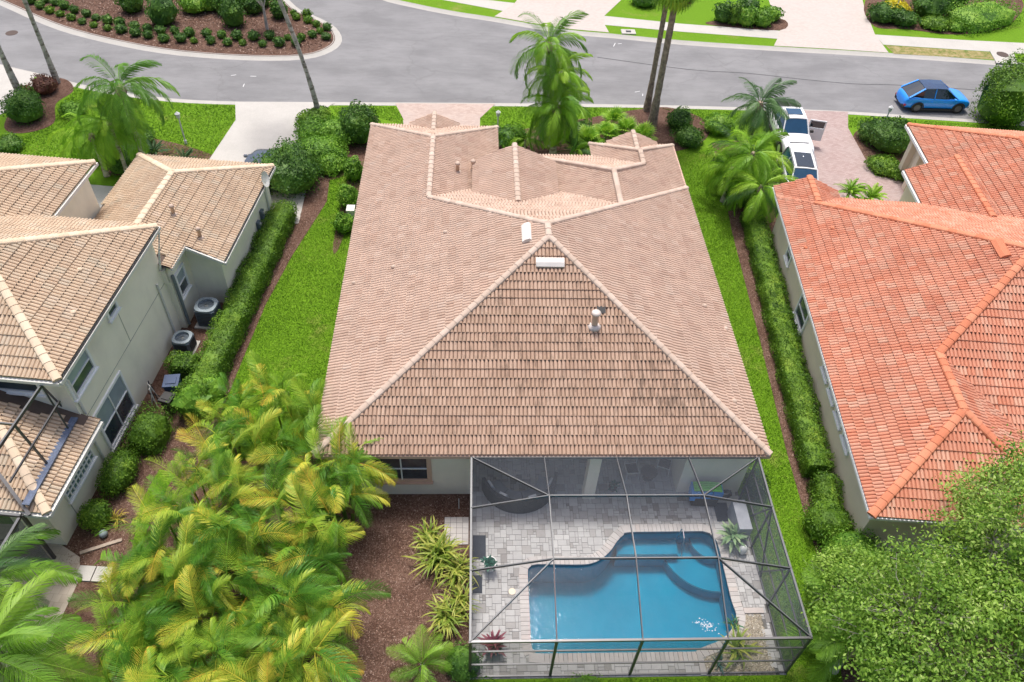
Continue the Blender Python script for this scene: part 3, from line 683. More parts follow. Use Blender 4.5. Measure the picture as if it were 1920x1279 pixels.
# far side driveways, pavement, verge
sheet('driveway', px((927, 31), (944, 20), (965, 6), (985, -20), (1190, -20), (1164, 1), (1133, 30), (1134, 47), (1142, 61), (1060, 54), (990, 42)), L3, M_DRIVE3)
sheet('driveway', px((1451, 86), (1458, 72), (1463, 58), (1452, 30), (1441, 0), (1436, -20), (1612, -20), (1620, 12), (1640, 64), (1666, 99), (1560, 92)), L3, M_DRIVE3)
sheet('pavement', px((830, 0), (944, 21), (965, 6), (895, -2), (800, -25), (740, -25)), L2, M_CONC)
sheet('pavement', px((1133, 30), (1280, 45), (1463, 58), (1458, 73), (1280, 60), (1134, 47)), L2, M_CONC)
sheet('pavement', px((1640, 65), (1800, 75), (1920, 81), (2100, 92), (2100, 112), (1920, 101), (1855, 97), (1656, 84)), L2, M_CONC)
sheet('verge', px((1660, 85), (1855, 98), (1864, 112), (1676, 101)), L2, M_DRY)
inlet = thing('storm_drain', 'concrete kerb inlet slab with round manhole lid at the top right', 'drain', pt(1880, 107, 0))
mb = MB(); mb.prism([(a - inlet.location.x, b - inlet.location.y) for a, b in px((1868, 119), (1908, 121), (1898, 97), (1855, 96))], 0, .06); mb.build('slab', M_CONC, inlet)
mb = MB(); mb.lathe((0.1, .3, .06), [(.45, 0), (.45, .02), (.3, .03)], 18); mb.build('lid', mat('rusty iron', (.08, .055, .045), rough=.8), inlet)
mb = MB(); mb.box((.2, -1.05, -.02), (1.7, .06, .12)); mb.build('opening', M_DARKMET, inlet)
for q, lab in (((22, 62), 'round manhole lid in the road at the far left'),):
    p = pt(*q, -.1); t = thing('manhole', lab, 'manhole', p); mb = MB(); mb.lathe((0, 0, 0), [(.42, 0), (.42, .012), (.36, .02)], 20); mb.build('lid', MATS['rusty iron'], t)
t = thing('meter_box', 'white square utility box with dark lid in the far verge', 'utility box', pt(1178, 61, 0)); mb = MB(); mb.box((0, 0, .04), (1.1, .75, .09)); mb.build('frame', M_CONC, t); mb = MB(); mb.box((0, 0, .09), (.4, .28, .02)); mb.build('lid', M_DARKMET, t)
seam = smooth_line(px((1120, 108), (1290, 131), (1400, 138), (1500, 149), (1600, 158), (1700, 161), (1960, 178), z=-.1)); a_, b_ = offset(seam, 0), offset(seam, .09)
mb = MB(); mb.add([(x, y, -.096) for x, y in a_] + [(x, y, -.096) for x, y in b_], [(i, i + 1, i + 1 + len(a_), i + len(a_)) for i in range(len(a_) - 1)]); o = mb.build('road_seam', mat('dark bitumen seam', (.06, .06, .062), rough=.9, vary=.4, scale=3)); o['kind'] = 'structure'
for k_, q_ in enumerate((((150, 175), (260, 190), (250, 200), (150, 188)), ((300, 186), (430, 190), (430, 184), (310, 180)))): pass
# near side driveways
sheet('driveway', px((441, 191), (628, 192), (600, 212), (565, 232), (561, 250), (562, 275), (580, 330), (560, 420), (440, 420), (392, 300), (442, 225)), L3, M_CONC)
sheet('driveway', px((741, 194), (929, 195), (900, 222), (900, 262), (755, 262), (756, 223)), L3, M_DRIVE)
sheet('driveway', px((1440, 205), (1590, 210), (1590, 240), (1640, 330), (1690, 338), (1760, 420), (1600, 420), (1440, 345), (1470, 260)), L3, M_DRIVE2)
sheet('pavement', px((-200, 100), (0, 122), (66, 138), (60, 165), (20, 205), (0, 216), (-200, 330)), L3, M_CONC)
sheet('path', px((150, 345), (235, 352), (215, 400), (120, 440)), L3, M_CONC)
# mulch beds
def bed(*l, z=L1, m=None, name='mulch_bed'):
    p = px(*l); q = smooth_line(p[-1:] + p + p[:2], 5)[5:-5]; q = q[:-1] if q[0] == q[-1] else q
    return sheet(name, q, z, m or M_MULCH)
sheet('mulch_bed', px((600, 335), (620, 322), (613, 378), (580, 430), (547, 481), (497, 574), (447, 694), (425, 750), (380, 860), (520, 860), (720, 840)) + [(-5.5, 17.45), (-.02, 17.45), (-.02, 9), (-.02, 4), (-17, 4), F1(-16.7, 13)[:2], F1(-16.7, 27)[:2], F1(-14.8, 27)[:2], F1(-14.8, 34)[:2]] + px((505, 305)), L1, M_MULCH)
sheet('mulch_bed', px((1335, 270), (1350, 320), (1371, 430), (1425, 640), (1474, 845), (1507, 960), (1530, 1035), (1556, 1130), (1580, 1279)) + [(12.6, 5), (30, 5), F2(30, 17)[:2], F2(14, 17)[:2], F2(14, 35)[:2]] + px((1440, 300), (1400, 262)), L1, M_MULCH)
bed((880, 262), (905, 236), (960, 245), (1100, 222), (1200, 205), (1262, 203), (1325, 228), (1322, 262), (1262, 285), (1110, 300), (930, 300))
bed((563, 245), (620, 255), (640, 228), (705, 218), (700, 262), (688, 300), (662, 310), (655, 324), (600, 338), (505, 300), (540, 280))
bed((62, 150), (120, 148), (138, 170), (105, 195), (100, 232), (45, 250), (8, 240), (28, 195))
bed((225, 262), (300, 262), (410, 298), (360, 330), (240, 330), (190, 320))
bed((1625, 240), (1720, 240), (1720, 330), (1640, 325), (1600, 262))
bed((1336, 40), (1462, 35), (1463, 57), (1340, 48)); bed((1620, 12), (1660, -8), (1900, -8), (1895, 45), (1800, 65), (1700, 55), (1640, 50))
bed((660, 310), (688, 300), (640, 455), (625, 455))
sheet('lawn', px((330, 890), (300, 880), (265, 940), (246, 1040), (262, 1060), (285, 960)), L2, M_GRASS)
sheet('terrace', px((-60, 980), (60, 985), (150, 1045), (150, 1085), (60, 1279), (-200, 1279), (-200, 980)), L2, mat('beige terrace pavers', (.42, .37, .3), rough=.9, fn=pav((.40, .34, .28), (.48, .42, .35), (.45, .40, .34), (.28, .24, .2), 6, (.3, .3)), bump=.003, bscale=50, spec=.2))

# ================================================================ pool deck with pavers, pool, coping
deck = thing('pool_terrace', 'grey ashlar paver terrace around the pool under the screen', 'terrace', (0, 0, 0)); deck['kind'] = 'structure'; del deck['category']
ol = [(2.12, 13.9), (2.14, 14.15), (2.30, 14.32), (2.55, 14.36), (3.9, 14.33), (4.5, 14.36), (4.95, 14.55), (5.35, 14.9), (5.65, 15.3), (5.95, 15.58), (6.3, 15.7), (9.1, 15.72), (9.38, 15.62), (9.55, 15.35), (9.62, 14.9), (9.62, 13.0), (9.68, 12.3), (9.55, 11.95), (9.25, 11.6), (8.85, 11.32), (8.3, 11.12), (8.05, 11.03), (7.9, 10.93), (2.6, 10.93), (2.28, 11.02), (2.12, 11.3)]
ol.reverse()   # counter-clockwise
def densify(poly, step):
    out = []; n = len(poly)
    P = [Vector(p) for p in poly]
    for i in range(n):
        a, b, c, d = P[i - 1], P[i], P[(i + 1) % n], P[(i + 2) % n]; k = max(1, int((c - b).length / step))
        for j in range(k):
            t = j / k
            q = .5 * ((2 * b) + (c - a) * t + (2 * a - 5 * b + 4 * c - d) * t * t + (3 * b - a - 3 * c + d) * t ** 3) if (c - b).length < .8 else b + (c - b) * t
            out.append((q.x, q.y))
    return out
pool_o = densify(ol, .16)
def area(p): return sum(p[i][0] * p[(i + 1) % len(p)][1] - p[(i + 1) % len(p)][0] * p[i][1] for i in range(len(p))) / 2
if area(pool_o) < 0: pool_o.reverse()
def poff(poly, d):
    out = []; n = len(poly)
    for i in range(n):
        t = (Vector(poly[(i + 1) % n]) - Vector(poly[i - 1])).normalized(); out.append((poly[i][0] + t.y * d, poly[i][1] - t.x * d))
    return out
M_BED = mat('sand joint', (.14, .135, .125), rough=1, vary=.2, scale=9)
mb = MB(); mb.prism([(-.02, 10.12), (10.93, 10.12), (10.93, 20.78), (-.02, 20.78)], -.1, -.02, holes=[poff(pool_o, .02)]); mb.build('bedding', M_BED, deck)
M_PAV = mat('grey tumbled paver', (.4, .39, .38), rough=.85, vary=.16, scale=5, fn=varied([(0, (.17, .155, .145)), (.07, (.27, .255, .24)), (.18, (.36, .355, .345)), (.5, (.44, .44, .435)), (.85, (.485, .485, .48)), (1, (.55, .55, .54))], .35), bump=.004, bscale=40, spec=.3)
M_COP = mat('pale coping paver', (.52, .48, .45), rough=.8, vary=.12, scale=7, fn=varied([(0, (.36, .34, .33)), (.35, (.45, .43, .42)), (.7, (.50, .485, .47)), (1, (.49, .43, .40))], .35), bump=.003, bscale=40, spec=.3)
u_ = .116; NX, NY = int(10.9 / u_), int(10.65 / u_); occ = np.zeros((NX + 4, NY + 4), bool); pv = []
for j in range(NY):
    for i in range(NX):
        if occ[i, j]: continue
        opts = [(2, 2), (3, 2), (2, 3), (3, 2), (2, 2), (3, 3), (1, 2), (2, 1), (1, 1)]; random.shuffle(opts); opts += [(2, 1), (1, 2), (1, 1)]
        for w, h in opts:
            if i + w <= NX + 1 and j + h <= NY + 1 and not occ[i:i + w, j:j + h].any() and not (w * h == 1 and random.random() < .8 and (w, h) != opts[-1]):
                occ[i:i + w, j:j + h] = True; pv.append((i * u_, 10.13 + j * u_, w, h)); break
gravel_bed = [(8.15, 10.14), (8.15, 11.0), (8.6, 11.1), (9.1, 11.4), (9.5, 11.75), (9.75, 12.1), (9.85, 12.35), (10.55, 12.35), (10.55, 10.14)]
cand = []
for x, y, w, h in pv:
    cs = [(x + .01, y + .01), (x + w * u_ - .01, y + .01), (x + w * u_ - .01, y + h * u_ - .01), (x + .01, y + h * u_ - .01), (x + w * u_ / 2, y + h * u_ / 2)]
    if any(in_poly(c, pool_o) for c in cs) or in_poly(cs[4], gravel_bed) or x + w * u_ > 10.93: continue
    cand.append((seen((cs[4][0], cs[4][1], 0)), x, y, w, h))
cand.sort(key=lambda c: (not c[0][1], c[0][0])); pmesh = {}; rest = MB()
def paver_geo(mb, x, y, w, h, z, rv=0):
    a, b = w * u_ / 2 - .005, h * u_ / 2 - .005; c = .006
    vs = [(sx * a, sy * b, -.02) for sx, sy in ((-1, -1), (1, -1), (1, 1), (-1, 1))] + [(sx * a, sy * b, -.004) for sx, sy in ((-1, -1), (1, -1), (1, 1), (-1, 1))] + [(sx * (a - c), sy * (b - c), 0) for sx, sy in ((-1, -1), (1, -1), (1, 1), (-1, 1))]
    vs = [(vx + x, vy + y, vz + z) for vx, vy, vz in vs]
    mb.add(vs, [(8, 9, 10, 11)] + [(i, (i + 1) % 4, (i + 1) % 4 + 4, i + 4) for i in range(4)] + [(i + 4, (i + 1) % 4 + 4, (i + 1) % 4 + 8, i + 8) for i in range(4)], 0, rv)
for k, (sn, x, y, w, h) in enumerate(cand):
    cx, cy, z = x + w * u_ / 2, y + h * u_ / 2, random.uniform(-.003, .002)
    if k < 300:
        if (w, h) not in pmesh: m_ = MB(); paver_geo(m_, 0, 0, w, h, 0); pmesh[(w, h)] = m_.mesh('paver', M_PAV)
        o = link('paver', pmesh[(w, h)], deck); o.location = (cx, cy, z); o.rotation_euler = (random.gauss(0, .004), random.gauss(0, .004), random.gauss(0, .006))
    else: paver_geo(rest, cx, cy, w, h, z, random.random())
o = rest.build('pavers', M_PAV, deck); o['kind'] = 'stuff'

pool = thing('swimming_pool', 'freeform blue swimming pool with paver coping under the screen cage', 'pool', (0, 0, 0))
def poolcol(N, L, c):
    n = noise(N, L, 40, 3, .8); n2 = noise(N, L, 1.2, 3); a = ramp(N, L, n, [(.3, (.02, .33, .42)), (.7, (.05, .46, .56))]); return mixc(N, L, maths(N, L, 'MULTIPLY', n2, .3), a, (.01, .28, .38))
M_PLAST = mat('blue pebble plaster', (.08, .36, .46), rough=.8, fn=poolcol, spec=.2)
mb = MB(); n = len(pool_o); vs = [(x, y, -.03) for x, y in pool_o] + [(x, y, -1.5) for x, y in pool_o]
mb.add(vs, [((i + 1) % n, i, i + n, (i + 1) % n + n) for i in range(n)]); mb.prism(pool_o, -1.5, -1.5); mb.build('basin', M_PLAST, pool)
mb = MB(); vs = [(x, y, -.03) for x, y in poff(pool_o, -.004)] + [(x, y, -.2) for x, y in poff(pool_o, -.004)]; mb.add(vs, [((i + 1) % n, i, i + n, (i + 1) % n + n) for i in range(n)]); mb.build('waterline_tile', mat('dark blue tile', (.03, .12, .17), rough=.3, vary=.3, scale=20), pool)
st = MB(); st.prism([(5.7, 15.0), (8.15, 15.0), (8.15, 15.71), (5.8, 15.71)], -1.49, -.62)
def fan(r, z, c=(9.62, 15.72)):
    return [c] + [(c[0] - r * math.cos(R(a)) , c[1] - r * math.sin(R(a))) for a in range(0, 91, 9)]
for r, z in ((.95, -.6), (2.1, -1.0)): m2 = MB(); m2.prism(fan(r, z), -1.49, z); m2.build('pool_step', M_PLAST, pool)
st.build('bench', M_PLAST, pool)
ml = MB()
for r, z in ((.95, -.6), (2.1, -1.0)):
    f = fan(r, z)[1:]; f2 = fan(r - .05, z)[1:]
    ml.add([(x, y, z + .004) for x, y in f] + [(x, y, z + .004) for x, y in f2], [(i, i + 1, i + 1 + len(f), i + len(f)) for i in range(len(f) - 1)])
ml.add([(5.75, 15.0, -.616), (8.1, 15.0, -.616), (8.1, 15.07, -.616), (5.75, 15.07, -.616)], [(0, 1, 2, 3)])
ml.build('step_edge_tile', MATS['dark blue tile'], pool)
def water_mat():
    m = bpy.data.materials.new('pool water'); m.use_nodes = True; N = m.node_tree.nodes; L = m.node_tree.links
    for nd in list(N):
        if nd.type != 'OUTPUT_MATERIAL': N.remove(nd)
    out = [nd for nd in N][0]; tr = N.new('ShaderNodeBsdfTransparent'); g = N.new('ShaderNodeBsdfGlossy'); g.inputs['Roughness'].default_value = .04
    n = noise(N, L, .9, 3, co='World'); c = ramp(N, L, n, [(.3, (.17, .68, .80)), (.7, (.24, .76, .87))]); L.new(c, tr.inputs[0])
    bn = N.new('ShaderNodeBump'); bn.inputs['Distance'].default_value = .05; bn.inputs['Strength'].default_value = .2
    L.new(noise(N, L, 4.5, 4, .6, co='World'), bn.inputs['Height']); fr = N.new('ShaderNodeFresnel'); fr.inputs[0].default_value = 1.33
    L.new(bn.outputs[0], g.inputs['Normal']); L.new(bn.outputs[0], fr.inputs['Normal'])
    mx = N.new('ShaderNodeMixShader'); L.new(fr.outputs[0], mx.inputs[0]); L.new(tr.outputs[0], mx.inputs[1]); L.new(g.outputs[0], mx.inputs[2]); L.new(mx.outputs[0], out.inputs[0]); return m
mb = MB(); mb.prism(poff(pool_o, -.001), -.11, -.11); wt = mb.build('water', water_mat(), pool)
# the foam where the return jet breaks the surface
M_FOAM = mat('white foam', (.8, .85, .86), rough=.6)
fo = MB(); c = pt(1325, 1172, -.1)
for k in range(90):
    a = random.gauss(0, 1); b = random.gauss(0, 1); s = random.uniform(.008, .03); x = c.x + a * .17; y = c.y + b * .09 - a * .03
    if in_poly((x, y), pool_o): fo.add([(x - s, y, -.10), (x, y - s * .7, -.10), (x + s, y, -.10), (x, y + s * .7, -.10)], [(0, 1, 2, 3)])
o = fo.build('foam', M_FOAM, pool); o['kind'] = 'stuff'
po = poff(pool_o, .30); pi_ = poff(pool_o, -.03)
for i in range(n):
    j = (i + 1) % n; a, b, c, d = Vector(pi_[i]), Vector(pi_[j]), Vector(po[j]), Vector(po[i])
    if (b - a).length < .02: continue
    g1 = (b - a).normalized() * .006; g2 = (c - d).normalized() * .006 if (c - d).length > .02 else g1
    mb = MB(); mb.prism([tuple(d + g2), tuple(c - g2), tuple(b - g1), tuple(a + g1)][::-1] , -.02, .028 + random.uniform(-.002, .002)); mb.build('coping_stone', M_COP, pool)
# gravel planting bed in the corner, its kerb stones
gb = sheet('gravel_bed', gravel_bed, -.006, mat('gravel base', (.3, .26, .2), rough=1, vary=.4, scale=25, bump=.01, bscale=60), z0=-.02)
M_GRAV = mat('mixed gravel', (.5, .45, .36), rough=.9, fn=varied([(0, (.2, .17, .13)), (.3, (.42, .36, .27)), (.7, (.58, .52, .42)), (1, (.75, .7, .62))], .2))
k_ = 0; gm = MB()
while k_ < 2600:
    x, y = random.uniform(8.1, 10.6), random.uniform(10.12, 12.35)
    if not in_poly((x, y), gravel_bed) or in_poly((x, y), po): k_ += 1; continue
    s = random.uniform(.018, .05); a = random.random() * 6
    vs = [(x + s * math.cos(a + q * 1.57) * random.uniform(.7, 1.1), y + s * math.sin(a + q * 1.57) * random.uniform(.7, 1.1), -.006) for q in range(4)] + [(x, y, s * .7)]
    gm.add(vs, [(0, 1, 4), (1, 2, 4), (2, 3, 4), (3, 0, 4)], 0, random.random()); k_ += 1
o = gm.build('gravel', M_GRAV); o['kind'] = 'stuff'
t = thing('bed_edging', 'pale concrete edging stones framing the gravel bed beside the pool', 'edging', (0, 0, 0))
for a, b in (((9.95, 12.42), (10.68, 12.42)), ((8.02, 10.15), (8.02, 10.85))): mb = MB(); mb.beam((*a, .02), (*b, .02), .2, .09); mb.build('edging_stone', M_COP, t)
mb = MB(); mb.prism([(-1.0, 15.15), (-.06, 15.15), (-.06, 16.35), (-1.0, 16.35)], 0, .03); t = thing('stepping_pad', 'small pale paver landing outside the screen at the mulch bed', 'paving', (0, 0, 0)); mb.build('slab', M_BED, t)
for a in range(4):
    for b in range(5): m2 = MB(); m2.box((-1.0 + .118 + a * .235, 15.15 + .12 + b * .24, .03), (.222, .228, .03)); m2.build('paver', M_COP, t)

# ================================================================ screen enclosure
cage = thing('screen_enclosure', 'dark framed mesh screen enclosure standing over the swimming pool', 'pool cage', (0, 0, 0))
def frame_mat():
    return mat('bronze aluminium frame', (.10, .10, .105), rough=.38, metal=.55, vary=.06)
M_FR = frame_mat(); M_FRL = mat('sun-bleached aluminium top', (.12, .125, .13), rough=.45, metal=.2, vary=.05)  # lighter beam tops: reflected sky put into the colour
zb, zt_ = 2.85, 3.62; X = [0.03, 2.74, 5.46, 8.2, 10.88]; Y = [10.2, 12.6, 15.0, 17.12]; z_h = 2.93
node = {}
for i, x in enumerate(X):
    for j, y in enumerate(Y):
        mid = 1 <= i <= 3 and 1 <= j <= 2
        node[i, j] = Vector((x, y, zt_ if mid else (z_h if j == 3 else zb)))
def member(a, b, w=.034, h=.10, top=True, name='beam'):
    mb = MB(); mb.beam(a, b, w, h, 0); up = Vector((0, 0, h / 2 + .004))
    if top: mb.beam(Vector(a) + up, Vector(b) + up, w * 1.05, .008, 1)
    return mb.build(name, [M_FR, M_FRL], cage)
for j in (1, 2):
    for i in range(4): member(node[i, j], node[i + 1, j])
for i in (1, 2, 3):
    for j in range(3): member(node[i, j], node[i, j + 1])
for a, b in (((0, 3), (1, 2)), ((4, 3), (3, 2)), ((0, 0), (1, 1)), ((4, 0), (3, 1))): member(node[a], node[b])
for j in range(3):
    for i in (0, 4): member(node[i, j], node[i, j + 1], .065, .08)
for i in range(4): member(node[i, 0], node[i + 1, 0], .07, .09, top=False); member(node[i, 3], node[i + 1, 3], .06, .1, top=False)
for i in range(5): member((X[i], Y[0], 0), node[i, 0], .06, .09, False, 'post')
for i in (0, 4):
    for j in (1, 2, 3): member((X[i], Y[j], 0), node[i, j], .06, .06, False, 'post')
for z in (1.05, 2.1, .06):
    for i in range(4): member((X[i], Y[0], z), (X[i + 1], Y[0], z), .05, .05, False, 'rail')
    for i in (0, 4):
        for j in range(3): member((X[i], Y[j], z), (X[i], Y[j + 1], z), .05, .05, z < .1, 'rail')
for a, b in (((10.88, 12.6, 2.8), (10.88, 13.9, .1)), ((10.88, 15.0, 2.8), (10.88, 13.7, .1)), ((10.88, 15.0, 2.8), (10.88, 16.2, .1))): member(a, b, .05, .05, False, 'brace')
def screen_mat():
    m = bpy.data.materials.new('fine dark screen mesh'); m.use_nodes = True; N = m.node_tree.nodes; L = m.node_tree.links
    b = N['Principled BSDF']; b.inputs['Base Color'].default_value = (.10, .115, .14, 1); b.inputs['Roughness'].default_value = .5; b.inputs['Specular IOR Level'].default_value = .4
    tr = N.new('ShaderNodeBsdfTransparent'); mx = N.new('ShaderNodeMixShader')
    lw = N.new('ShaderNodeLayerWeight'); lw.inputs[0].default_value = .5; n = noise(N, L, 1.3, 3, co='World')
    f = maths(N, L, 'ADD', maths(N, L, 'MULTIPLY_ADD', maths(N, L, 'POWER', lw.outputs['Facing'], 1.6), .85, .03), maths(N, L, 'MULTIPLY', n, .08)); L.new(f, mx.inputs[0])
    L.new(tr.outputs[0], mx.inputs[1]); L.new(b.outputs[0], mx.inputs[2]); L.new(mx.outputs[0], N['Material Output'].inputs[0]); return m
M_SCR = screen_mat()
def panel(*q): MB().add(q, [tuple(range(len(q)))]).build('screen_panel', M_SCR, cage)
nd = node
for j in range(3):
    for i in range(4):
        a, b, c, d = nd[i, j], nd[i + 1, j], nd[i + 1, j + 1], nd[i, j + 1]
        if (i, j) in ((0, 2), (3, 0)): panel(a, b, d) if (i, j) == (0, 2) else panel(a, b, d); panel(b, c, d)
        elif (i, j) in ((3, 2), (0, 0)): panel(a, b, c); panel(a, c, d)
        else: panel(a, b, c, d)
for i in range(4): panel((X[i], Y[0], 0), (X[i + 1], Y[0], 0), nd[i + 1, 0], nd[i, 0])
for j in range(3):
    for i in (0, 4): panel((X[i], Y[j], 0), (X[i], Y[j + 1], 0), nd[i, j + 1], nd[i, j])
# ================================================================ vegetation
def fmix(name, stops, trans=.3, rough=.5, ko=.55, ka=.45):
    """frond colour: picked per frond (object) and, less, along the frond"""
    def fn(N, L, c):
        a = N.new('ShaderNodeAttribute'); a.attribute_name = 'rnd'; o = N.new('ShaderNodeObjectInfo')
        return ramp(N, L, maths(N, L, 'ADD', maths(N, L, 'MULTIPLY', o.outputs['Random'], ko), maths(N, L, 'MULTIPLY', a.outputs['Fac'], ka)), stops)
    return mat(name, stops[0][1], rough=rough, fn=fn, trans=trans, spec=.35)
G_HEDGE = foliage('clipped hedge leaves', [(0, (.035, .09, .010)), (.4, (.085, .19, .016)), (.75, (.17, .32, .025)), (1, (.30, .45, .05))])
G_DARK = foliage('dark shrub leaves', [(0, (.022, .065, .012)), (.4, (.055, .145, .02)), (.75, (.11, .24, .03)), (1, (.19, .34, .05))])
G_BRIGHT = foliage('bright shrub leaves', [(0, (.05, .14, .015)), (.4, (.12, .28, .022)), (.75, (.22, .42, .04)), (1, (.36, .56, .07))])
G_YELL = foliage('yellow flower and leaves', [(0, (.2, .3, .02)), (.4, (.6, .55, .03)), (1, (.85, .7, .05))])
G_RED = foliage('red brown leaves', [(0, (.05, .02, .015)), (.6, (.16, .06, .04)), (1, (.22, .14, .05))])
G_OAK = foliage('light tree leaves', [(0, (.07, .16, .025)), (.3, (.16, .31, .035)), (.65, (.31, .49, .07)), (1, (.50, .64, .20))], trans=.4)
F_ARECA = fmix('areca palm frond', [(0, (.04, .13, .015)), (.3, (.09, .25, .02)), (.52, (.21, .38, .03)), (.73, (.38, .50, .05)), (.9, (.66, .58, .07)), (1, (.66, .40, .06))], ko=.7, ka=.34)
F_QUEEN = fmix('queen palm frond', [(0, (.06, .15, .02)), (.5, (.12, .29, .03)), (1, (.24, .44, .05))])
F_LIME = fmix('lime green palm frond', [(0, (.12, .30, .02)), (.5, (.24, .46, .035)), (1, (.42, .62, .06))])
F_FRESH = fmix('fresh green palm frond', [(0, (.07, .19, .02)), (.5, (.17, .35, .03)), (1, (.32, .50, .06))])
F_GREY = fmix('grey green palm frond', [(0, (.04, .11, .035)), (.5, (.09, .20, .06)), (1, (.19, .32, .11))])
F_VARI = fmix('variegated strap leaf', [(0, (.08, .17, .025)), (.4, (.22, .32, .04)), (.75, (.45, .47, .09)), (1, (.60, .56, .16))])
F_DEAD = fmix('dry brown frond', [(0, (.22, .14, .07)), (1, (.42, .32, .19))])
M_BARK = mat('grey palm trunk', (.44, .40, .35), rough=.95, vary=.3, scale=2.5, bump=.02, bscale=14, fn=lambda N, L, c: mixc(N, L, ramp(N, L, noise(N, L, 1.5, 4, stretch=(1, 1, 3)), [(.5, (0, 0, 0)), (.6, (1, 1, 1))]), c, (.17, .14, .11)))
M_BARKB = mat('brown booted palm trunk', (.30, .235, .18), rough=1, vary=.5, scale=5, bump=.03, bscale=12)
M_BARKG = mat('pale grey bark', (.42, .38, .33), rough=.95, vary=.25, scale=4, bump=.01, bscale=20)

def leaf_quads(P, Nn, size, asp=.5, jitter=.8, up=.0):
    n = len(P); rn = rng.normal(size=(n, 3)); nn = Nn + jitter * rn * .6; nn[:, 2] += up; nn /= np.linalg.norm(nn, axis=1)[:, None] + 1e-9
    d = rng.normal(size=(n, 3)); d -= (d * nn).sum(1)[:, None] * nn; d /= np.linalg.norm(d, axis=1)[:, None] + 1e-9
    s = np.cross(nn, d); L = (size * rng.uniform(.7, 1.3, n))[:, None]
    V = np.stack([P - d * L * .5, P + s * L * asp * .5, P + d * L * .5 + nn * L * -.12, P - s * L * asp * .5], 1).reshape(-1, 3)
    return V, np.arange(4 * n).reshape(n, 4)
def lumps(k, amp):
    k *= 2; D = rng.normal(size=(k, 3)); D[:, 2] = np.abs(D[:, 2]); D /= np.linalg.norm(D, axis=1)[:, None]; A = rng.uniform(-.9, 1, k) * amp
    return lambda d: 1 + (A[None] * np.exp(-((d[:, None, :] - D[None]) ** 2).sum(2) / .07)).sum(1)
def shrub_mesh(name, rx, ry, h, n, leaf, m, amp=.3, box=False, z0=.0, asp=.5):
    lf = lumps(14, amp)
    def surf(d, k=1.0):
        d = d / np.linalg.norm(d, axis=1)[:, None]; r = lf(d)
        if box: q = np.maximum(np.abs(d[:, 0]), np.maximum(np.abs(d[:, 1]), np.abs(d[:, 2]))); r = .6 * r * .0 + (1 / np.maximum(q, .72)) * (.9 + .1 * r)
        p = d * r[:, None] * k * np.array([rx, ry, h * (.62 if not box else .9)]); p[:, 2] += h * (.38 if not box else .1); p[:, 2] = np.maximum(p[:, 2], .02) + z0; return p
    D = rng.normal(size=(n, 3)); D[:, 2] = np.where(rng.random(n) < .72, np.abs(D[:, 2]), D[:, 2]); P = surf(D, rng.uniform(.84, 1.06, n)[:, None] ** 1)
    Dn = D / np.linalg.norm(D, axis=1)[:, None]; V, F = leaf_quads(P, Dn, leaf, asp)
    # inner body
    bm = bmesh.new(); bmesh.ops.create_icosphere(bm, subdivisions=2, radius=1); cv = np.array([v.co[:] for v in bm.verts]); cf = [[v.index for v in f.verts] for f in bm.faces]; bm.free()
    cv = surf(cv, .84); me_v = np.concatenate([V, cv]).tolist(); me = bpy.data.meshes.new(name)
    me.from_pydata(me_v, [], F.tolist() + [[i + len(V) for i in f] for f in cf]); me.materials.append(m)
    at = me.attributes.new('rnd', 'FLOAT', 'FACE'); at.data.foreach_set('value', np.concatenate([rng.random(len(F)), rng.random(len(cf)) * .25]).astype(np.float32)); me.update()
    return me
def shrub(label, q, rx, h, m=None, n=600, leaf=.13, cat='shrub', name='shrub', group=None, box=False, ry=None, amp=.3, world=None, rz=0, asp=.5):
    p = Vector(world) if world is not None else pt(*q, 0); p.z = 0
    o = link(name, shrub_mesh(name, rx, ry or rx, h, n, leaf, m or G_DARK, amp, box, asp=asp)); o.location = p; o.rotation_euler = (0, 0, rz)
    return tag(o, label, cat, group)
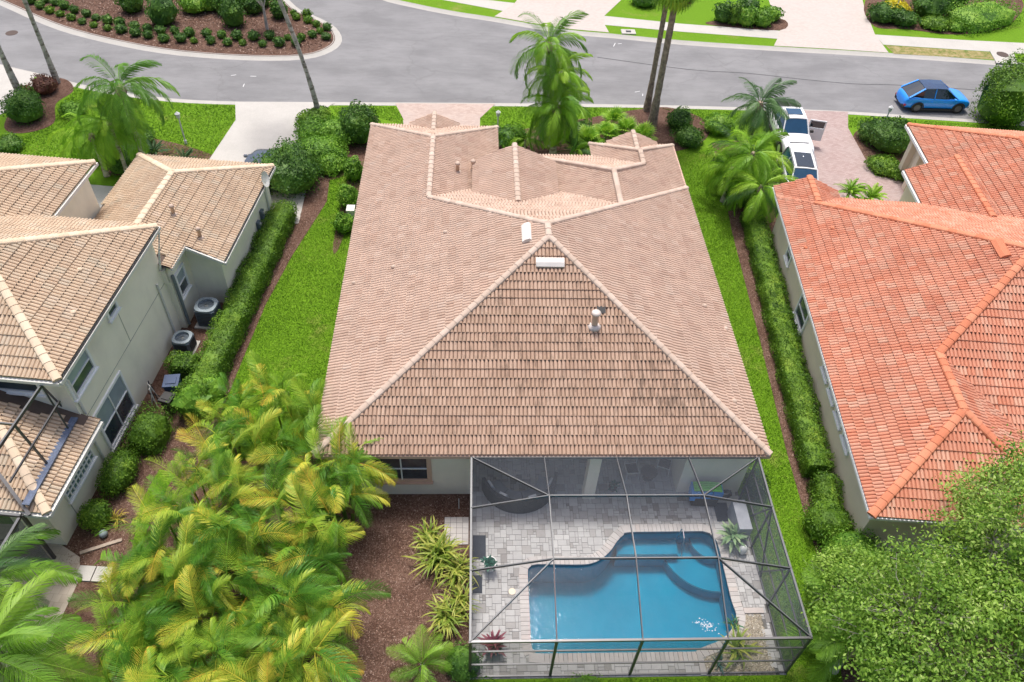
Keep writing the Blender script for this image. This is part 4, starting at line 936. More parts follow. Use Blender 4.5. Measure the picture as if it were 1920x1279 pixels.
def hedge(label, F, u0, u1, v0, v1, h, dens=430, leaf=.085, m=None, bend=None, name='hedge'):
    """clipped hedge block in a house frame; bend(v) shifts u"""
    w, l = u1 - u0, v1 - v0; at_, as_ = w * l, h * l; n = int((at_ + 2 * as_ + 2 * w * h) * dens)
    c = rng.random(n) * (at_ + 2 * as_ + 2 * w * h); P = np.zeros((n, 3)); Nn = np.zeros((n, 3)); a, b = rng.random(n), rng.random(n)
    k0 = c < at_; k1 = (c >= at_) & (c < at_ + as_); k2 = (c >= at_ + as_) & (c < at_ + 2 * as_); k3 = c >= at_ + 2 * as_
    P[k0] = np.stack([a[k0] * w, b[k0] * l, np.full(k0.sum(), h)], 1); Nn[k0] = (0, 0, 1)
    P[k1] = np.stack([np.zeros(k1.sum()), b[k1] * l, a[k1] * h], 1); Nn[k1] = (-1, 0, 0)
    P[k2] = np.stack([np.full(k2.sum(), w), b[k2] * l, a[k2] * h], 1); Nn[k2] = (1, 0, 0)
    e = rng.random(n) < .5; P[k3] = np.stack([a[k3] * w, np.where(e[k3], 0, l), b[k3] * h], 1); Nn[k3] = np.stack([np.zeros(k3.sum()), np.where(e[k3], -1, 1), np.zeros(k3.sum())], 1)
    # rounded shoulders and a slow waviness
    wob = .07 * np.sin(P[:, 1] * 1.7 + 1) + .06 * np.sin(P[:, 1] * 4.3) + .05 * np.sin(P[:, 0] * 6 + P[:, 1] * 3.1) + .05 * np.sin(P[:, 1] * 9 + P[:, 0] * 3)
    P[:, 2] += wob * (P[:, 2] / h); ex = np.minimum(P[:, 0], w - P[:, 0]); P[:, 2] -= np.where(k0, .12 * np.exp(-ex / .12), 0)
    P[:, 0] += .05 * np.sin(P[:, 1] * 3.1 + P[:, 2] * 4); P += rng.normal(size=P.shape) * .036; P[:, 2] = np.maximum(P[:, 2], .02)
    V, Fq = leaf_quads(P, Nn, leaf, .55, 1.0); V[:, 0] += u0; V[:, 1] += v0
    # body: gridded block
    nu, nv = 4, max(4, int(l / .35)); bv = []; bf = []
    for i in range(nv + 1):
        for k, (x, z) in enumerate(((.1, 0), (.1, h * .55), (.13, h - .2), (.25, h - .12), (w / 2, h - .1), (w - .25, h - .12), (w - .13, h - .2), (w - .1, h * .55), (w - .1, 0))):
            y = .07 + (l - .14) * i / nv; bv.append((u0 + x, v0 + y, z + (.06 * math.sin(y * 1.7 + 1) * z / h)))
    for i in range(nv):
        for k in range(8): bf.append([i * 9 + k, (i + 1) * 9 + k, (i + 1) * 9 + k + 1, i * 9 + k + 1])
    bf += [list(range(9)), list(range(nv * 9, nv * 9 + 9))]
    V = np.concatenate([V, np.array(bv)])
    if bend: V[:, 0] += np.array([bend(v) for v in V[:, 1]])
    W_ = np.stack([V[:, 0] * F.c + V[:, 1] * F.s, -V[:, 0] * F.s + V[:, 1] * F.c, V[:, 2]], 1); o0 = np.array(F((u0 + u1) / 2, (v0 + v1) / 2)); W_ -= o0
    me = bpy.data.meshes.new(name); me.from_pydata(W_.tolist(), [], Fq.tolist() + [[i + 4 * n for i in f] for f in bf]); me.materials.append(m or G_HEDGE)
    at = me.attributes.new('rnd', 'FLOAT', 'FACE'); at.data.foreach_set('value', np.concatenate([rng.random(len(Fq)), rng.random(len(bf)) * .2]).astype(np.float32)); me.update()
    o = link(name, me); o.location = o0; return tag(o, label, 'hedge')

# ---------------------------------------------------------------- palms
def frond_mesh(L, e0, e1, leaflet, n, m, wid=.035, hang=.5, fwd=.55, sweep=.0, rach=.02, start=.16, vup=0.0):
    """arched feather leaf along +x; e0/e1 elevation (deg) at base and tip"""
    k = 14; pts = [Vector((0, 0, 0))]; dirs = []
    for i in range(k):
        t = i / (k - 1); e = R(e0 + (e1 - e0) * t ** 1.15); a = R(sweep) * t; d = Vector((math.cos(e) * math.cos(a), math.cos(e) * math.sin(a), math.sin(e))); dirs.append(d); pts.append(pts[-1] + d * L / k)
    mb = MB(); mb.tube(pts, [rach * (1 - .8 * i / k) for i in range(k + 1)], 4, 0)
    mb.r = [.85] * len(mb.f)
    for i in range(n):
        t = start + (1 - start) * (i + .5) / n; f = t * k; j = min(int(f), k - 1); p = pts[j].lerp(pts[j + 1], f - j); d = dirs[j]
        side = d.cross(Vector((0, 0, 1))).normalized(); up = side.cross(d)
        ll = leaflet * (math.sin(math.pi * min(1, (t - start) / (1 - start) * .86 + .14)) ** .6) * random.uniform(.88, 1.1)
        for s in (-1, 1):
            u = (side * s + d * (fwd + .5 * t) + up * (vup + random.gauss(0, .13)) + Vector((0, 0, -hang * .25))).normalized()
            v = (u + Vector((0, 0, -hang * random.uniform(.7, 1.3)))).normalized(); q = (v + Vector((0, 0, -hang * .9))).normalized()
            a = p; b = a + u * ll * .35; c = b + v * ll * .35; e = c + q * ll * .3; w = d * wid * .5 + up * wid * .25 * s
            mb.add([a - w * .5, a + w * .5, b + w, b - w, c + w * .8, c - w * .8, e], [(0, 1, 2, 3), (3, 2, 4, 5), (5, 4, 6)], 0, min(1, max(0, t * .6 + random.random() * .4)))
    return mb.mesh('frond', m)
def fan_mesh(L, m, n=16, pet=.6, droop=.35):
    mb = MB(); mb.tube([(0, 0, 0), (pet, 0, pet * .25)], [.015, .01], 4); mb.r = [.2] * len(mb.f); c = Vector((pet, 0, pet * .25))
    for i in range(n):
        a = R(-125 + 250 * i / (n - 1)); u = Vector((math.cos(a), math.sin(a), .1)); s = Vector((-math.sin(a), math.cos(a), 0)) * L * .075; ll = L * (1 - .25 * abs(a) / 2.2)
        b = c + u * ll * .6; e = c + u * ll + Vector((0, 0, -droop * ll)); mb.add([c, b + s, e, b - s], [(0, 1, 2, 3)], 0, random.random())
    return mb.mesh('frond', m)
def palm(name, label, base, h, fr, n, emin=-25, emax=60, rad=.13, bark=None, lean=(0, 0), group=None, cat='palm tree', boots=True, scl=(.85, 1.1), dead=None, canes=0):
    """fr: list of frond meshes modelled flat; each frond is its own child"""
    base = Vector((base[0], base[1], 0)); t = thing(name, label, cat, base, 0, group)
    top = Vector((lean[0], lean[1], h))
    if canes:
        for k in range(canes):
            a = k * 2.4; r_ = .12 + .25 * random.random(); mb = MB(); mb.tube([(r_ * math.cos(a), r_ * math.sin(a), 0), (r_ * 1.7 * math.cos(a), r_ * 1.7 * math.sin(a), h)], [.045, .03], 6); mb.build('stem', F_VARI, t)
    elif h > .3:
        mb = MB(); k = max(4, int(h / .35)); pts = []; rs = []
        for i in range(k + 1):
            f = i / k; pts.append(Vector((lean[0] * f ** 1.4, lean[1] * f ** 1.4, h * f))); rs.append(rad * (1.35 - .45 * min(1, f * 4) - .15 * f) * random.uniform(.93, 1.07))
        mb.tube(pts, rs, 10); mb.build('trunk', bark or M_BARK, t)
        if boots:
            mb = MB(); mb.tube([top + Vector((0, 0, -.5)), top + Vector((0, 0, -.2)), top + Vector((0, 0, .15))], [rad * .9, rad * 1.7, rad * .9], 9); mb.build('crown_shaft', M_BARKB, t)
    for i in range(n):
        f = (i + .5) / n; el = emax + (emin - emax) * f ** .8 + random.gauss(0, 5); az = i * 2.399963 + random.gauss(0, .15)
        if canes:
            ci = random.randrange(5); top2 = top + Vector((.45 * math.cos(ci * 1.26 + base.x), .45 * math.sin(ci * 1.26 + base.x), -.35 + .17 * ci)); az = random.random() * 6.283
        else: top2 = top
        me = random.choice(fr if not (dead and f > .86) else dead); o = link('frond', me, t); s = random.uniform(*scl)
        o.matrix_local = Matrix.Translation(top2 + Vector((0, 0, -.12 * f))) @ Matrix.Rotation(az, 4, 'Z') @ Matrix.Rotation(-R(el), 4, 'Y') @ Matrix.Rotation(random.gauss(0, .18), 4, 'X') @ Matrix.Diagonal((s, s, s, 1))
    return t
# queen palms: long drooping feathers
QF = [frond_mesh(3.1, 12, -92, .85, 58, F_QUEEN, .032, .85, sweep=sw) for sw in (-18, 8, 20)]
QL = [frond_mesh(2.5, 10, -95, .7, 52, F_LIME, .032, .9, sweep=sw) for sw in (-15, 12)]
QS = [frond_mesh(2.6, 12, -90, .76, 54, F_LIME, .032, .85, sweep=sw) for sw in (-15, 5, 16)]
QG = [frond_mesh(2.3, 8, -62, .62, 48, F_GREY, .026, .6, sweep=sw) for sw in (-12, 12)]
QB = [frond_mesh(3.2, 8, -62, .85, 64, F_FRESH, .036, .5, sweep=sw, rach=.03) for sw in (-14, 10)]
palm('queen_palm', 'tall queen palm with long drooping dark fronds left of the pale driveway', pt(225, 165, 5.6), 5.6, QF, 24, -35, 65, .18)
palm('queen_palm', 'light green palm half hidden between the tall queen palm and the lime one', pt(205, 232, 3.6), 3.6, QL + QS, 22, -35, 65, .13)
palm('queen_palm', 'low lime-green palm in front of the buff roofed garage wing', pt(172, 255, 2.6), 2.6, QL, 22, -25, 65, .15)
palm('queen_palm', 'lime-green palm with a short grey trunk right behind the middle of the pink-tan roof', (4.93, 41.94), 3.3, QS + QF[:1], 42, -65, 80, .2)
palm('queen_palm', 'middle palm of the three behind the roof, its crown between the other two', (4.9, 43.0), 4.7, QS + QL, 30, -45, 75, .15)
palm('queen_palm', 'taller queen palm whose fronds hang over the street behind the middle roof', (4.35, 43.8), 6.2, QF + QS, 26, -40, 70, .17)
DEADF = [frond_mesh(1.5, -50, -88, .45, 26, F_DEAD, .05, .8)]
WF = [fan_mesh(1.15, F_LIME, 22, .8, .6)]
palm('fan_palm', 'tall thin brown-trunked palm, the right one of the pair at the far kerb', (11.75, 45.78), 9.5, WF, 40, -85, 60, .24, M_BARKB, dead=DEADF, group='pair of tall palms at the kerb')
palm('fan_palm', 'tall brown-trunked palm close to the road, the left one of the pair', (11.7, 47.7), 9.0, WF, 36, -85, 60, .2, M_BARKB, dead=DEADF, group='pair of tall palms at the kerb')
palm('queen_palm', 'very tall leaning pale trunk of a palm beside the pale driveway', (-10.05, 46.32), 11.5, QF, 14, -20, 60, .15, lean=(-2.6, .6), boots=True)
palm('queen_palm', 'tall palm trunk leaving the picture at the far left edge', (-29.25, 47.54), 11, QF, 12, -20, 60, .19, lean=(-.3, 0))
palm('queen_palm', 'tall palm trunk crossing the road, second from the left edge', (-27.67, 49.51), 11.5, QF, 12, -20, 60, .16)
palm('feather_palm', 'grey-green stiff palm beside the white pickup truck', pt(1425, 195, 4.3), 4.3, QG, 30, -45, 70, .16)
palm('feather_palm', 'lime-green drooping palm below the grey-green one, left of the white cars', pt(1412, 290, 3.3), 3.3, QL + QS[:1], 26, -25, 60, .13)
palm('feather_palm', 'dark drooping palm just behind the corner of the red roof', pt(1428, 352, 2.4), 2.4, QL + QG[:1], 24, -30, 55, .13)
palm('feather_palm', 'bushy lime palm between the red roof corner and the side lawn', pt(1372, 318, 2.2), 2.2, QL, 20, -30, 60, .12)
palm('feather_palm', 'small grey-green palm leaning out over the side lawn', pt(1390, 268, 2.8), 2.6, QL + QG, 18, -30, 55, .12)
palm('feather_palm', 'big bright green palm filling the bottom left corner', pt(-25, 1235, 3.4), 3.4, QB, 24, -15, 60, .2)
palm('feather_palm', 'bright green palm behind the one in the bottom left corner', pt(-30, 1085, 2.6), 2.6, QB[:1] + QG, 18, -10, 50, .16)
PS = [frond_mesh(1.35, 15, -50, .4, 30, F_FRESH, .022, .35, sweep=s) for s in (-10, 12)]
palm('small_palm', 'small bright green palm on the mulch at the bottom edge', pt(792, 1245, .6), .6, PS, 16, 0, 70, .1, boots=False, cat='palm')
PR = [frond_mesh(2.2, 20, -50, .75, 34, F_FRESH, .035, .3, sweep=s, fwd=.8) for s in (-10, 12)]
palm('small_palm', 'spreading green palm against the right corner of the screen', pt(1600, 1215, 1.9), 1.9, PR, 15, 0, 60, .12, cat='palm')
palm('small_palm', 'lower palm behind the one at the right corner of the screen', pt(1580, 1150, 1.2), 1.2, PR, 9, 10, 60, .1, cat='palm')
PD = [frond_mesh(1.1, 25, -55, .22, 34, F_LIME, .03, .25, sweep=s) for s in (-10, 12)]
palm('date_palm', 'small arching date palm, the left of the two below the paved drive', pt(1592, 362, .7), .7, PD, 22, 0, 75, .1, boots=False, cat='palm')
palm('date_palm', 'small arching date palm, the right of the two below the paved drive', pt(1632, 372, .6), .6, PD, 20, 0, 75, .1, boots=False, cat='palm')
CY = [frond_mesh(.95, 20, -35, .17, 30, mat('cycad', (.03, .09, .02), fn=None), .025, .1)]
palm('sago_palm', 'dark low sago palm between the lawn and the buff garage roof', pt(290, 285, .4), .4, CY, 18, 0, 60, .1, boots=False, cat='sago palm')
palm('sago_palm', 'second low sago palm, nearer the pale driveway', pt(345, 300, .3), .3, CY, 14, 0, 60, .1, boots=False, cat='sago palm')
FN = [fan_mesh(.62, F_LIME, 15, .6, .25)]
for k, (q, lab) in enumerate((((1100, 268), 'leftmost fan palmetto beside the palm trunk in the front bed'), ((1135, 258), 'middle fan palmetto in the front bed'), ((1172, 250), 'rightmost fan palmetto, next to the tall palm pair'), ((1150, 232), 'fan palmetto at the back of the front bed, nearest the lawn'), ((1205, 262), 'fan palmetto at the foot of the tall palm pair'))):
    palm('palmetto', lab, pt(*q, .5), .5, FN, 17, 0, 80, .08, boots=False, cat='palmetto', group='fan palmettos in the front bed')
palm('small_palm', 'leafy cane palm left of the grey trunk behind the middle roof', pt(985, 262, .8), .8, QL, 9, 15, 70, .08, cat='palm', scl=(.45, .6), boots=False)
palm('small_palm', 'leafy cane palm at the left end of the front bed', pt(945, 255, .6), .6, QG, 9, 15, 70, .08, cat='palm', scl=(.4, .55), boots=False)
palm('small_palm', 'leafy cane palm right of the grey trunk behind the middle roof', pt(1078, 285, .8), .8, QL + QG, 10, 15, 70, .08, cat='palm', scl=(.45, .65), boots=False)
# the mass of areca palms
AF = [frond_mesh(2.0, 12, -62, .58, 30, F_ARECA, .034, .35, sweep=s, fwd=.65, vup=.45, rach=.022) for s in (-35, -12, 14, 38)] + [frond_mesh(1.6, 5, -85, .52, 27, F_ARECA, .034, .45, sweep=s, fwd=.65, vup=.4) for s in (-30, 30)]
ar = [(432, 768), (520, 752), (605, 775), (652, 858), (415, 840), (505, 850), (590, 868), (640, 915), (360, 905), (440, 925), (530, 940), (605, 975), (320, 975), (400, 1000), (490, 1010), (575, 1040), (285, 1045), (365, 1075), (455, 1085), (540, 1110), (600, 1150), (240, 1115), (320, 1150), (410, 1165), (500, 1185), (225, 1190), (300, 1225), (390, 1245), (480, 1260), (565, 1225), (205, 1265), (300, 1300), (430, 1320), (540, 1310)]
for q in ar:
    h = random.uniform(1.9, 3.3)
    palm('areca_palm', 'yellow-green areca palm in the dense mass beside the mulch at the lower left', pt(q[0], q[1], h), h, AF, 24, -32, 84, .05, cat='palm', group='areca palms massed at the lower left', canes=4, scl=(.6, 1.15), dead=DEADF if random.random() < .5 else None)
# strap-leaved clumps
def strap_clump(label, q, r, n, m, h=.9, wid=.06, name='strap_leaf_plant', world=None, cat='plant', up=45):
    p = Vector(world) if world else pt(*q, 0); t = thing(name, label, cat, p)
    mbs = []
    for v in range(2):
        mb = MB(); k = 6; L = r * 1.25; P = [Vector((0, 0, 0))]
        for i in range(k): e = R(up - (up + 38) * (i / (k - 1)) ** 1.2); P.append(P[-1] + Vector((math.cos(e), 0, math.sin(e))) * L / k)
        for i in range(k):
            w0, w1 = wid * math.sin(math.pi * (.15 + .85 * i / k)) ** .7, wid * max(0.02, math.sin(math.pi * (.15 + .85 * (i + 1) / k))) ** .7 if i < k - 1 else .004
            mb.add([P[i] + Vector((0, -w0 / 2, 0)), P[i] + Vector((0, w0 / 2, 0)), P[i + 1] + Vector((0, w1 / 2, 0)), P[i + 1] + Vector((0, -w1 / 2, 0))], [(0, 1, 2, 3)], 0, i / k)
        mbs.append(mb.mesh('leaf', m))
    for i in range(n):
        o = link('leaf', random.choice(mbs), t); s = random.uniform(.55, 1.1); rr_ = random.random() * r * .3; a = random.random() * 6.28
        o.matrix_local = Matrix.Translation((rr_ * math.cos(a), rr_ * math.sin(a), 0)) @ Matrix.Rotation(i * 2.4 + random.gauss(0, .3), 4, 'Z') @ Matrix.Rotation(-R(random.uniform(-8, 40)), 4, 'Y') @ Matrix.Rotation(random.gauss(0, .3), 4, 'X') @ Matrix.Diagonal((s, s, s, 1))
    return t
strap_clump('large yellow-green strap-leaved clump beside the screen below the landing', (822, 1050), 1.15, 120, F_VARI, wid=.075, up=60)
strap_clump('yellow-green strap-leaved clump, right neighbour touching the screen', (858, 1080), .95, 85, F_VARI, wid=.07, up=60)
strap_clump('yellow-green strap-leaved clump at the top, just below the paver landing', (806, 1012), .85, 70, F_VARI, wid=.065, up=60)
strap_clump('green strap-leaved clump between the two larger ones, touching the screen', (862, 1130), .8, 70, F_VARI, wid=.06, up=60)
strap_clump('greener strap-leaved clump, the lower one beside the screen', (838, 1165), .95, 100, F_VARI, wid=.07, up=60)
strap_clump('yellow bromeliad on the mulch beside the olive wall', (222, 975), .45, 26, fmix('yellow bromeliad leaf', [(0, (.35, .33, .05)), (1, (.62, .48, .08))]), wid=.05)
strap_clump('yucca with striped leaves in the gravel bed', None, .85, 34, F_VARI, wid=.085, world=(9.35, 11.0, 0), cat='yucca', name='yucca')
strap_clump('blue-green agave in the gravel bed in front of the yucca', None, .38, 22, fmix('blue green leaf', [(0, (.03, .10, .09)), (1, (.10, .2, .17))]), wid=.06, world=(8.6, 10.55, 0), cat='agave', name='agave')
strap_clump('small red and green plant in the gravel bed beside the coping', None, .35, 20, fmix('red green leaf', [(0, (.03, .14, .08)), (.6, (.05, .2, .08)), (1, (.4, .05, .08))]), wid=.06, world=(9.45, 11.9, 0), cat='plant')
shrub('green shrub at the bottom edge next to the small palm', (868, 1250), .7, .8, G_DARK, 700, .09)
shrub('low shrub outside the screen at the bottom edge, left of centre', None, .7, .45, G_BRIGHT, 500, .08, world=(3.9, 9.55, 0)); shrub('low shrub outside the screen at the bottom edge, under its left corner', None, .6, .5, G_BRIGHT, 400, .09, world=(.7, 9.5, 0))
# hedges
hedge('long clipped hedge beside the olive two-storey house', F1, -14.65, -13.45, 20.2, 34.0, 1.1)
hedge('short spur of clipped hedge reaching to the air conditioner', F1, -15.8, -14.6, 21.7, 22.6, 1.05)
hedge('long clipped hedge running beside the sand-coloured wall', F2, 12.08, 13.2, 19.3, 37.0, .95)
hedge('shorter clipped hedge beyond a gap at the lower end of the long one', F2, 12.25, 13.2, 15.2, 19.0, .95)
# shrubs by the left house
shrub('clipped block shrub under the large window of the olive house', None, .75, 1.35, G_HEDGE, 2600, .085, world=F1(-15.35, 18.55), box=True, rz=F1.rz, ry=.95)
shrub('clipped oval shrub below the block shrub beside the olive wall', None, .7, 1.15, G_HEDGE, 2300, .085, world=F1(-15.75, 16.55), ry=1.15, rz=F1.rz, amp=.1)
shrub('smallest clipped shrub at the lower corner of the olive wall', None, .62, 1.0, G_HEDGE, 1500, .085, world=F1(-15.85, 14.6), amp=.1)
shrub('loose twiggy pale shrub at the lower end of the long hedge', (372, 770), .9, 1.5, G_BRIGHT, 900, .09, amp=.5)
shrub('orange tipped shrub where the hedge meets the areca palms', (400, 745), .75, 1.4, G_BRIGHT, 900, .09, amp=.4)
# front left
for lab, q, r, h, m, n in (
    ('big rounded green shrub near the left edge in front of the street', (55, 222), 1.25, 1.9, G_DARK, 1400),
    ('red-brown shrub between two palm trunks', (88, 172), .85, 1.1, G_RED, 500),
    ('small red-brown plant beside the leftmost palm trunk', (52, 180), .5, .7, G_RED, 250),
    ('big loose glossy shrub at the corner of the garage driveway', (552, 348), 1.75, 2.5, G_DARK, 3400),
    ('bright mounding shrub between the driveways', (600, 300), 1.7, 1.3, G_BRIGHT, 2400),
    ('tall clipped dark shrub against the left end of the middle roof', (678, 262), 1.2, 2.4, G_DARK, 2300),
    ('bright shrub left of the tall dark one', (632, 262), 1.5, 1.3, G_BRIGHT, 1900),
    ('low flat clipped shrub around the leaning palm trunk', (585, 228), 1.0, .55, G_HEDGE, 900),
    ('small round shrub at the foot of the leaning palm', (600, 216), .7, .5, G_HEDGE, 500),
    ('green shrub strip along the garage driveway edge', (592, 258), 1.2, 1.0, G_BRIGHT, 1500),
    ('yellow-green shrub growing along the left eave of the middle house', (664, 335), .6, 1.3, G_BRIGHT, 900),
    ('second yellow-green shrub along the left eave', (655, 385), .6, 1.2, G_BRIGHT, 900),
    ('third yellow-green shrub along the left eave', (646, 432), .55, 1.0, G_BRIGHT, 800),
    ('dark shrub behind the buff garage roof beside the walkway', (232, 320), .9, 1.5, G_DARK, 900),
    ('second dark shrub behind the buff garage roof', (262, 300), .9, 1.1, G_DARK, 800),
    ('low grassy shrub left of the sago palm', (20, 280), .8, .8, G_DARK, 500),
    ('low shrub at the foot of the queen palm', (140, 215), .8, .8, G_BRIGHT, 600),
    ('bright shrub in front of the big loose one by the garage corner', (622, 315), 1.1, 1.0, G_BRIGHT, 1200),
    ('mid green shrub under the lime palm at the left', (185, 292), 1.1, 1.1, G_BRIGHT, 1000),
    ('shrub between the two left front palms', (262, 268), 1.0, .9, G_DARK, 900),
    ('shrub in the front bed under the left side of the palms', (960, 272), 1.1, 1.2, G_BRIGHT, 1000),
    ('dark shrub right of the short grey trunk in the front bed', (1085, 262), 1.2, 1.1, G_DARK, 1100),
    # right front
    ('pair-forming dark shrub right of the tall palm pair', (1272, 240), .95, 1.3, G_DARK, 1000),
    ('lower shrub below the tall palm pair', (1290, 268), .95, 1.0, G_DARK, 1000),
    ('bright shrub between the side lawn and the grey palms', (1345, 245), 1.0, 1.1, G_BRIGHT, 900),
    ('dark bush at the foot of the drooping palms', (1392, 340), 1.0, 1.5, G_DARK, 1100),
    ('dark bush behind the red roof corner', (1408, 385), .95, 1.4, G_DARK, 1100),
    ('glossy bush beside the mulch strip under the lime palms', (1362, 320), .9, 1.2, G_HEDGE, 900),
    ('glossy bush at the near foot of the drooping palms', (1375, 372), .9, 1.2, G_DARK, 900),
    ('small dark bush next to the white car', (1440, 330), .8, 1.1, G_DARK, 700),
    ('large round dark shrub beside the red roofed house front', (1662, 275), 1.6, 1.9, G_DARK, 2600),
    ('dark shrub joined to the left side of the large round one', (1628, 262), .9, 1.3, G_DARK, 900),
    ('glossy ground-cover shrub below the large round shrub', (1655, 318), 1.1, .7, G_HEDGE, 1200),
    ('second glossy ground-cover shrub near the pillars', (1682, 328), .9, .6, G_HEDGE, 900),
    # far side
    ('clipped upright shrub, leftmost in the far bed', (1354, 40), .8, 1.6, G_DARK, 500),
    ('clipped upright shrub, second in the far bed', (1373, 44), .6, 1.5, G_HEDGE, 400),
    ('round bright shrub, third in the far bed', (1398, 46), .85, 1.4, G_BRIGHT, 500),
    ('loose shrub at the right end of the far bed', (1427, 47), .9, 1.3, G_BRIGHT, 500),
    ('loose shrub above the far bed next to the wide driveway', (1443, 36), .9, 1.0, G_BRIGHT, 400),
    ('dark shrub behind the far bed', (1400, 22), 1.0, 1.2, G_DARK, 400),
    ('dark shrub in the shade above the first far driveway', (1205, 8), 1.2, 1.2, G_DARK, 400),
    ('dark mound left in the bed right of the wide driveway', (1650, 38), 1.2, 1.3, G_DARK, 700),
    ('second dark mound next to the yellow shrub', (1690, 44), 1.2, 1.1, G_DARK, 700),
    ('bright yellow flowering round shrub', (1676, 24), 1.15, .9, G_YELL, 900),
    ('large loose shrub right of the yellow one', (1738, 28), 1.6, 1.8, G_DARK, 900),
    ('dark shrub behind the curved clipped hedge', (1770, 15), 1.6, 2.0, G_DARK, 900),
    ('low shrub below the large loose one', (1750, 50), 1.3, .8, G_HEDGE, 700),
    ('shrub near the path under the curved hedge', (1790, 56), .9, .7, G_BRIGHT, 400)):
    shrub(lab, q, r, h, m, n, .14 if q[1] > 100 else .2, asp=.6)
o = shrub('large curved clipped hedge with a flat bright top', (1835, 40), 3.3, 1.3, G_BRIGHT, 3800, .16, box=True, ry=1.9, amp=.05, rz=.45, name='hedge', cat='hedge')
# shrubs on the planting island
proto = [shrub_mesh('island_shrub', .5, .5, .72, 150, .17, G_DARK, .25, asp=.65) for _ in range(4)] + [shrub_mesh('island_shrub', .45, .45, .6, 130, .17, G_HEDGE, .25, asp=.65) for _ in range(2)]
rowA = [(175, 15), (228, 42), (283, 68), (340, 86), (402, 108), (462, 130), (527, 148), (605, 165), (680, 178), (760, 196), (830, 208), (918, 228), (1012, 228), (1085, 235), (1180, 240), (1272, 248), (1355, 247), (1467, 255), (1560, 252), (1655, 250)]
rowB = [(255, 10), (312, 24), (362, 44), (418, 68), (485, 88), (540, 108), (605, 128), (675, 140), (755, 155), (825, 168), (898, 182), (978, 184), (1060, 196), (1155, 197), (1240, 206), (1325, 214), (1418, 218), (1510, 214), (1605, 218), (1683, 220), (1745, 203), (1785, 180), (1825, 162), (1655, 105), (1640, 82), (1715, 92), (1720, 122), (1765, 143), (1820, 215)]
for rw, lab in ((rowA, 'small clipped green shrub in the row nearest the curved kerb of the island'), (rowB, 'small clipped green shrub in the second row on the island')):
    for x, y in rw:
        o = link('island_shrub', random.choice(proto)); o.location = pt(x / 2.975, y / 2.975 + 1, 0); s = random.uniform(.62, .88); o.scale = (s, s, s * random.uniform(.9, 1.15)); o.rotation_euler = (0, 0, random.random() * 6)
        tag(o, lab, 'shrub', 'shrub rows on the planting island')
for lab, x, y, r, h, m in (('large dark shrub nearest the left among the rows on the island', 745, 60, 1.0, 1.7, G_DARK), ('largest dark upright shrub on the island', 915, 130, 1.15, 2.2, G_DARK), ('tall dark shrub right of the lime bushes on the island', 1310, 140, 1.0, 2.2, G_DARK), ('dark shrub behind the lime bushes on the island', 1255, 70, .9, 1.6, G_DARK), ('lime green bush on the island, left one', 1090, 60, 1.2, 1.5, G_BRIGHT), ('lime green bush on the island, right one', 1180, 50, 1.0, 1.3, G_BRIGHT), ('dark shrub left of the small tree on the island', 1420, 68, .8, 1.3, G_DARK), ('dark shrub right of the small tree on the island', 1560, 95, .7, 1.3, G_DARK), ('dark shrub near the top edge of the island', 1345, 35, .8, 1.3, G_DARK), ('far dark shrub behind the small tree on the island', 1460, 30, .8, 1.2, G_DARK)):
    shrub(lab, (x / 2.975, y / 2.975), r, h, m, 420, .2, asp=.65)

# ---------------------------------------------------------------- broadleaf trees
def tree(label, base, h, crown_c, rad, nclu, leaves, leaf, m, bark, trunk_r=.16, twigs=1.0, name='tree', sub=2):
    base = Vector((base[0], base[1], 0)); t = thing(name, label, 'tree', base); c = Vector(crown_c) - base; rad = Vector(rad)
    fork = Vector((c.x * .35, c.y * .35, h * .38)); mb = MB(); mb.tube([(0, 0, 0), fork * .55, fork], [trunk_r * 1.25, trunk_r, trunk_r * .85], 10); mb.build('trunk', bark, t)
    lf = lumps(10, .35); D = rng.normal(size=(nclu, 3)); D[:, 2] = np.where(rng.random(nclu) < .8, np.abs(D[:, 2]), D[:, 2] * .6); D /= np.linalg.norm(D, axis=1)[:, None]
    rr_ = rng.uniform(.45, 1.0, nclu) ** .6 * lf(D); CL = D * rr_[:, None] * np.array(rad) + np.array(c)
    nl = max(5, nclu // 22); limbs = []; br = MB()
    for i in range(nl):
        a = i * 2.4; e = Vector((math.cos(a) * rad.x * .55, math.sin(a) * rad.y * .55, rad.z * random.uniform(.0, .5))) + c; mid = fork.lerp(e, .5) + Vector((random.gauss(0, .15), random.gauss(0, .15), -.25)); P = [fork, mid, e]
        br.tube(P, [trunk_r * .6, trunk_r * .38, trunk_r * .2], 6, cap=False); limbs.append(P)
    for k in range(nclu):
        p = Vector(CL[k]); best = min(((p - q).length, q) for P in limbs for q in (P[1], P[1].lerp(P[2], .5), P[2]))[1] if True else None
        mid = best.lerp(p, .55) + Vector((random.gauss(0, .12), random.gauss(0, .12), .1)); br.tube([best, mid, p], [trunk_r * .16 * twigs, trunk_r * .11 * twigs, trunk_r * .05 * twigs], 4, cap=False)
        for _ in range(sub):
            s = mid.lerp(p, random.uniform(.2, .9)); q = s + Vector((random.gauss(0, .32), random.gauss(0, .32), random.uniform(-.05, .3))); br.tube([s, q], [trunk_r * .06 * twigs, trunk_r * .02 * twigs], 3, cap=False)
    br.build('branches', bark, t)
    n = nclu * leaves; idx = np.repeat(np.arange(nclu), leaves); off = rng.normal(size=(n, 3)) * np.array([.25, .25, .17]) * (float(rad.x) / 3.5 + .35)
    P = CL[idx] + off; Nn = off / (np.linalg.norm(off, axis=1)[:, None] + 1e-6); Nn[:, 2] += .6; V, Fq = leaf_quads(P, Nn, leaf, .5, .9)
    crv = np.clip(rng.random(nclu)[idx] * .5 + rng.random(n) * .5, 0, 1); o = link('crown', np_mesh('crown', V, Fq, m, crv), t); return t
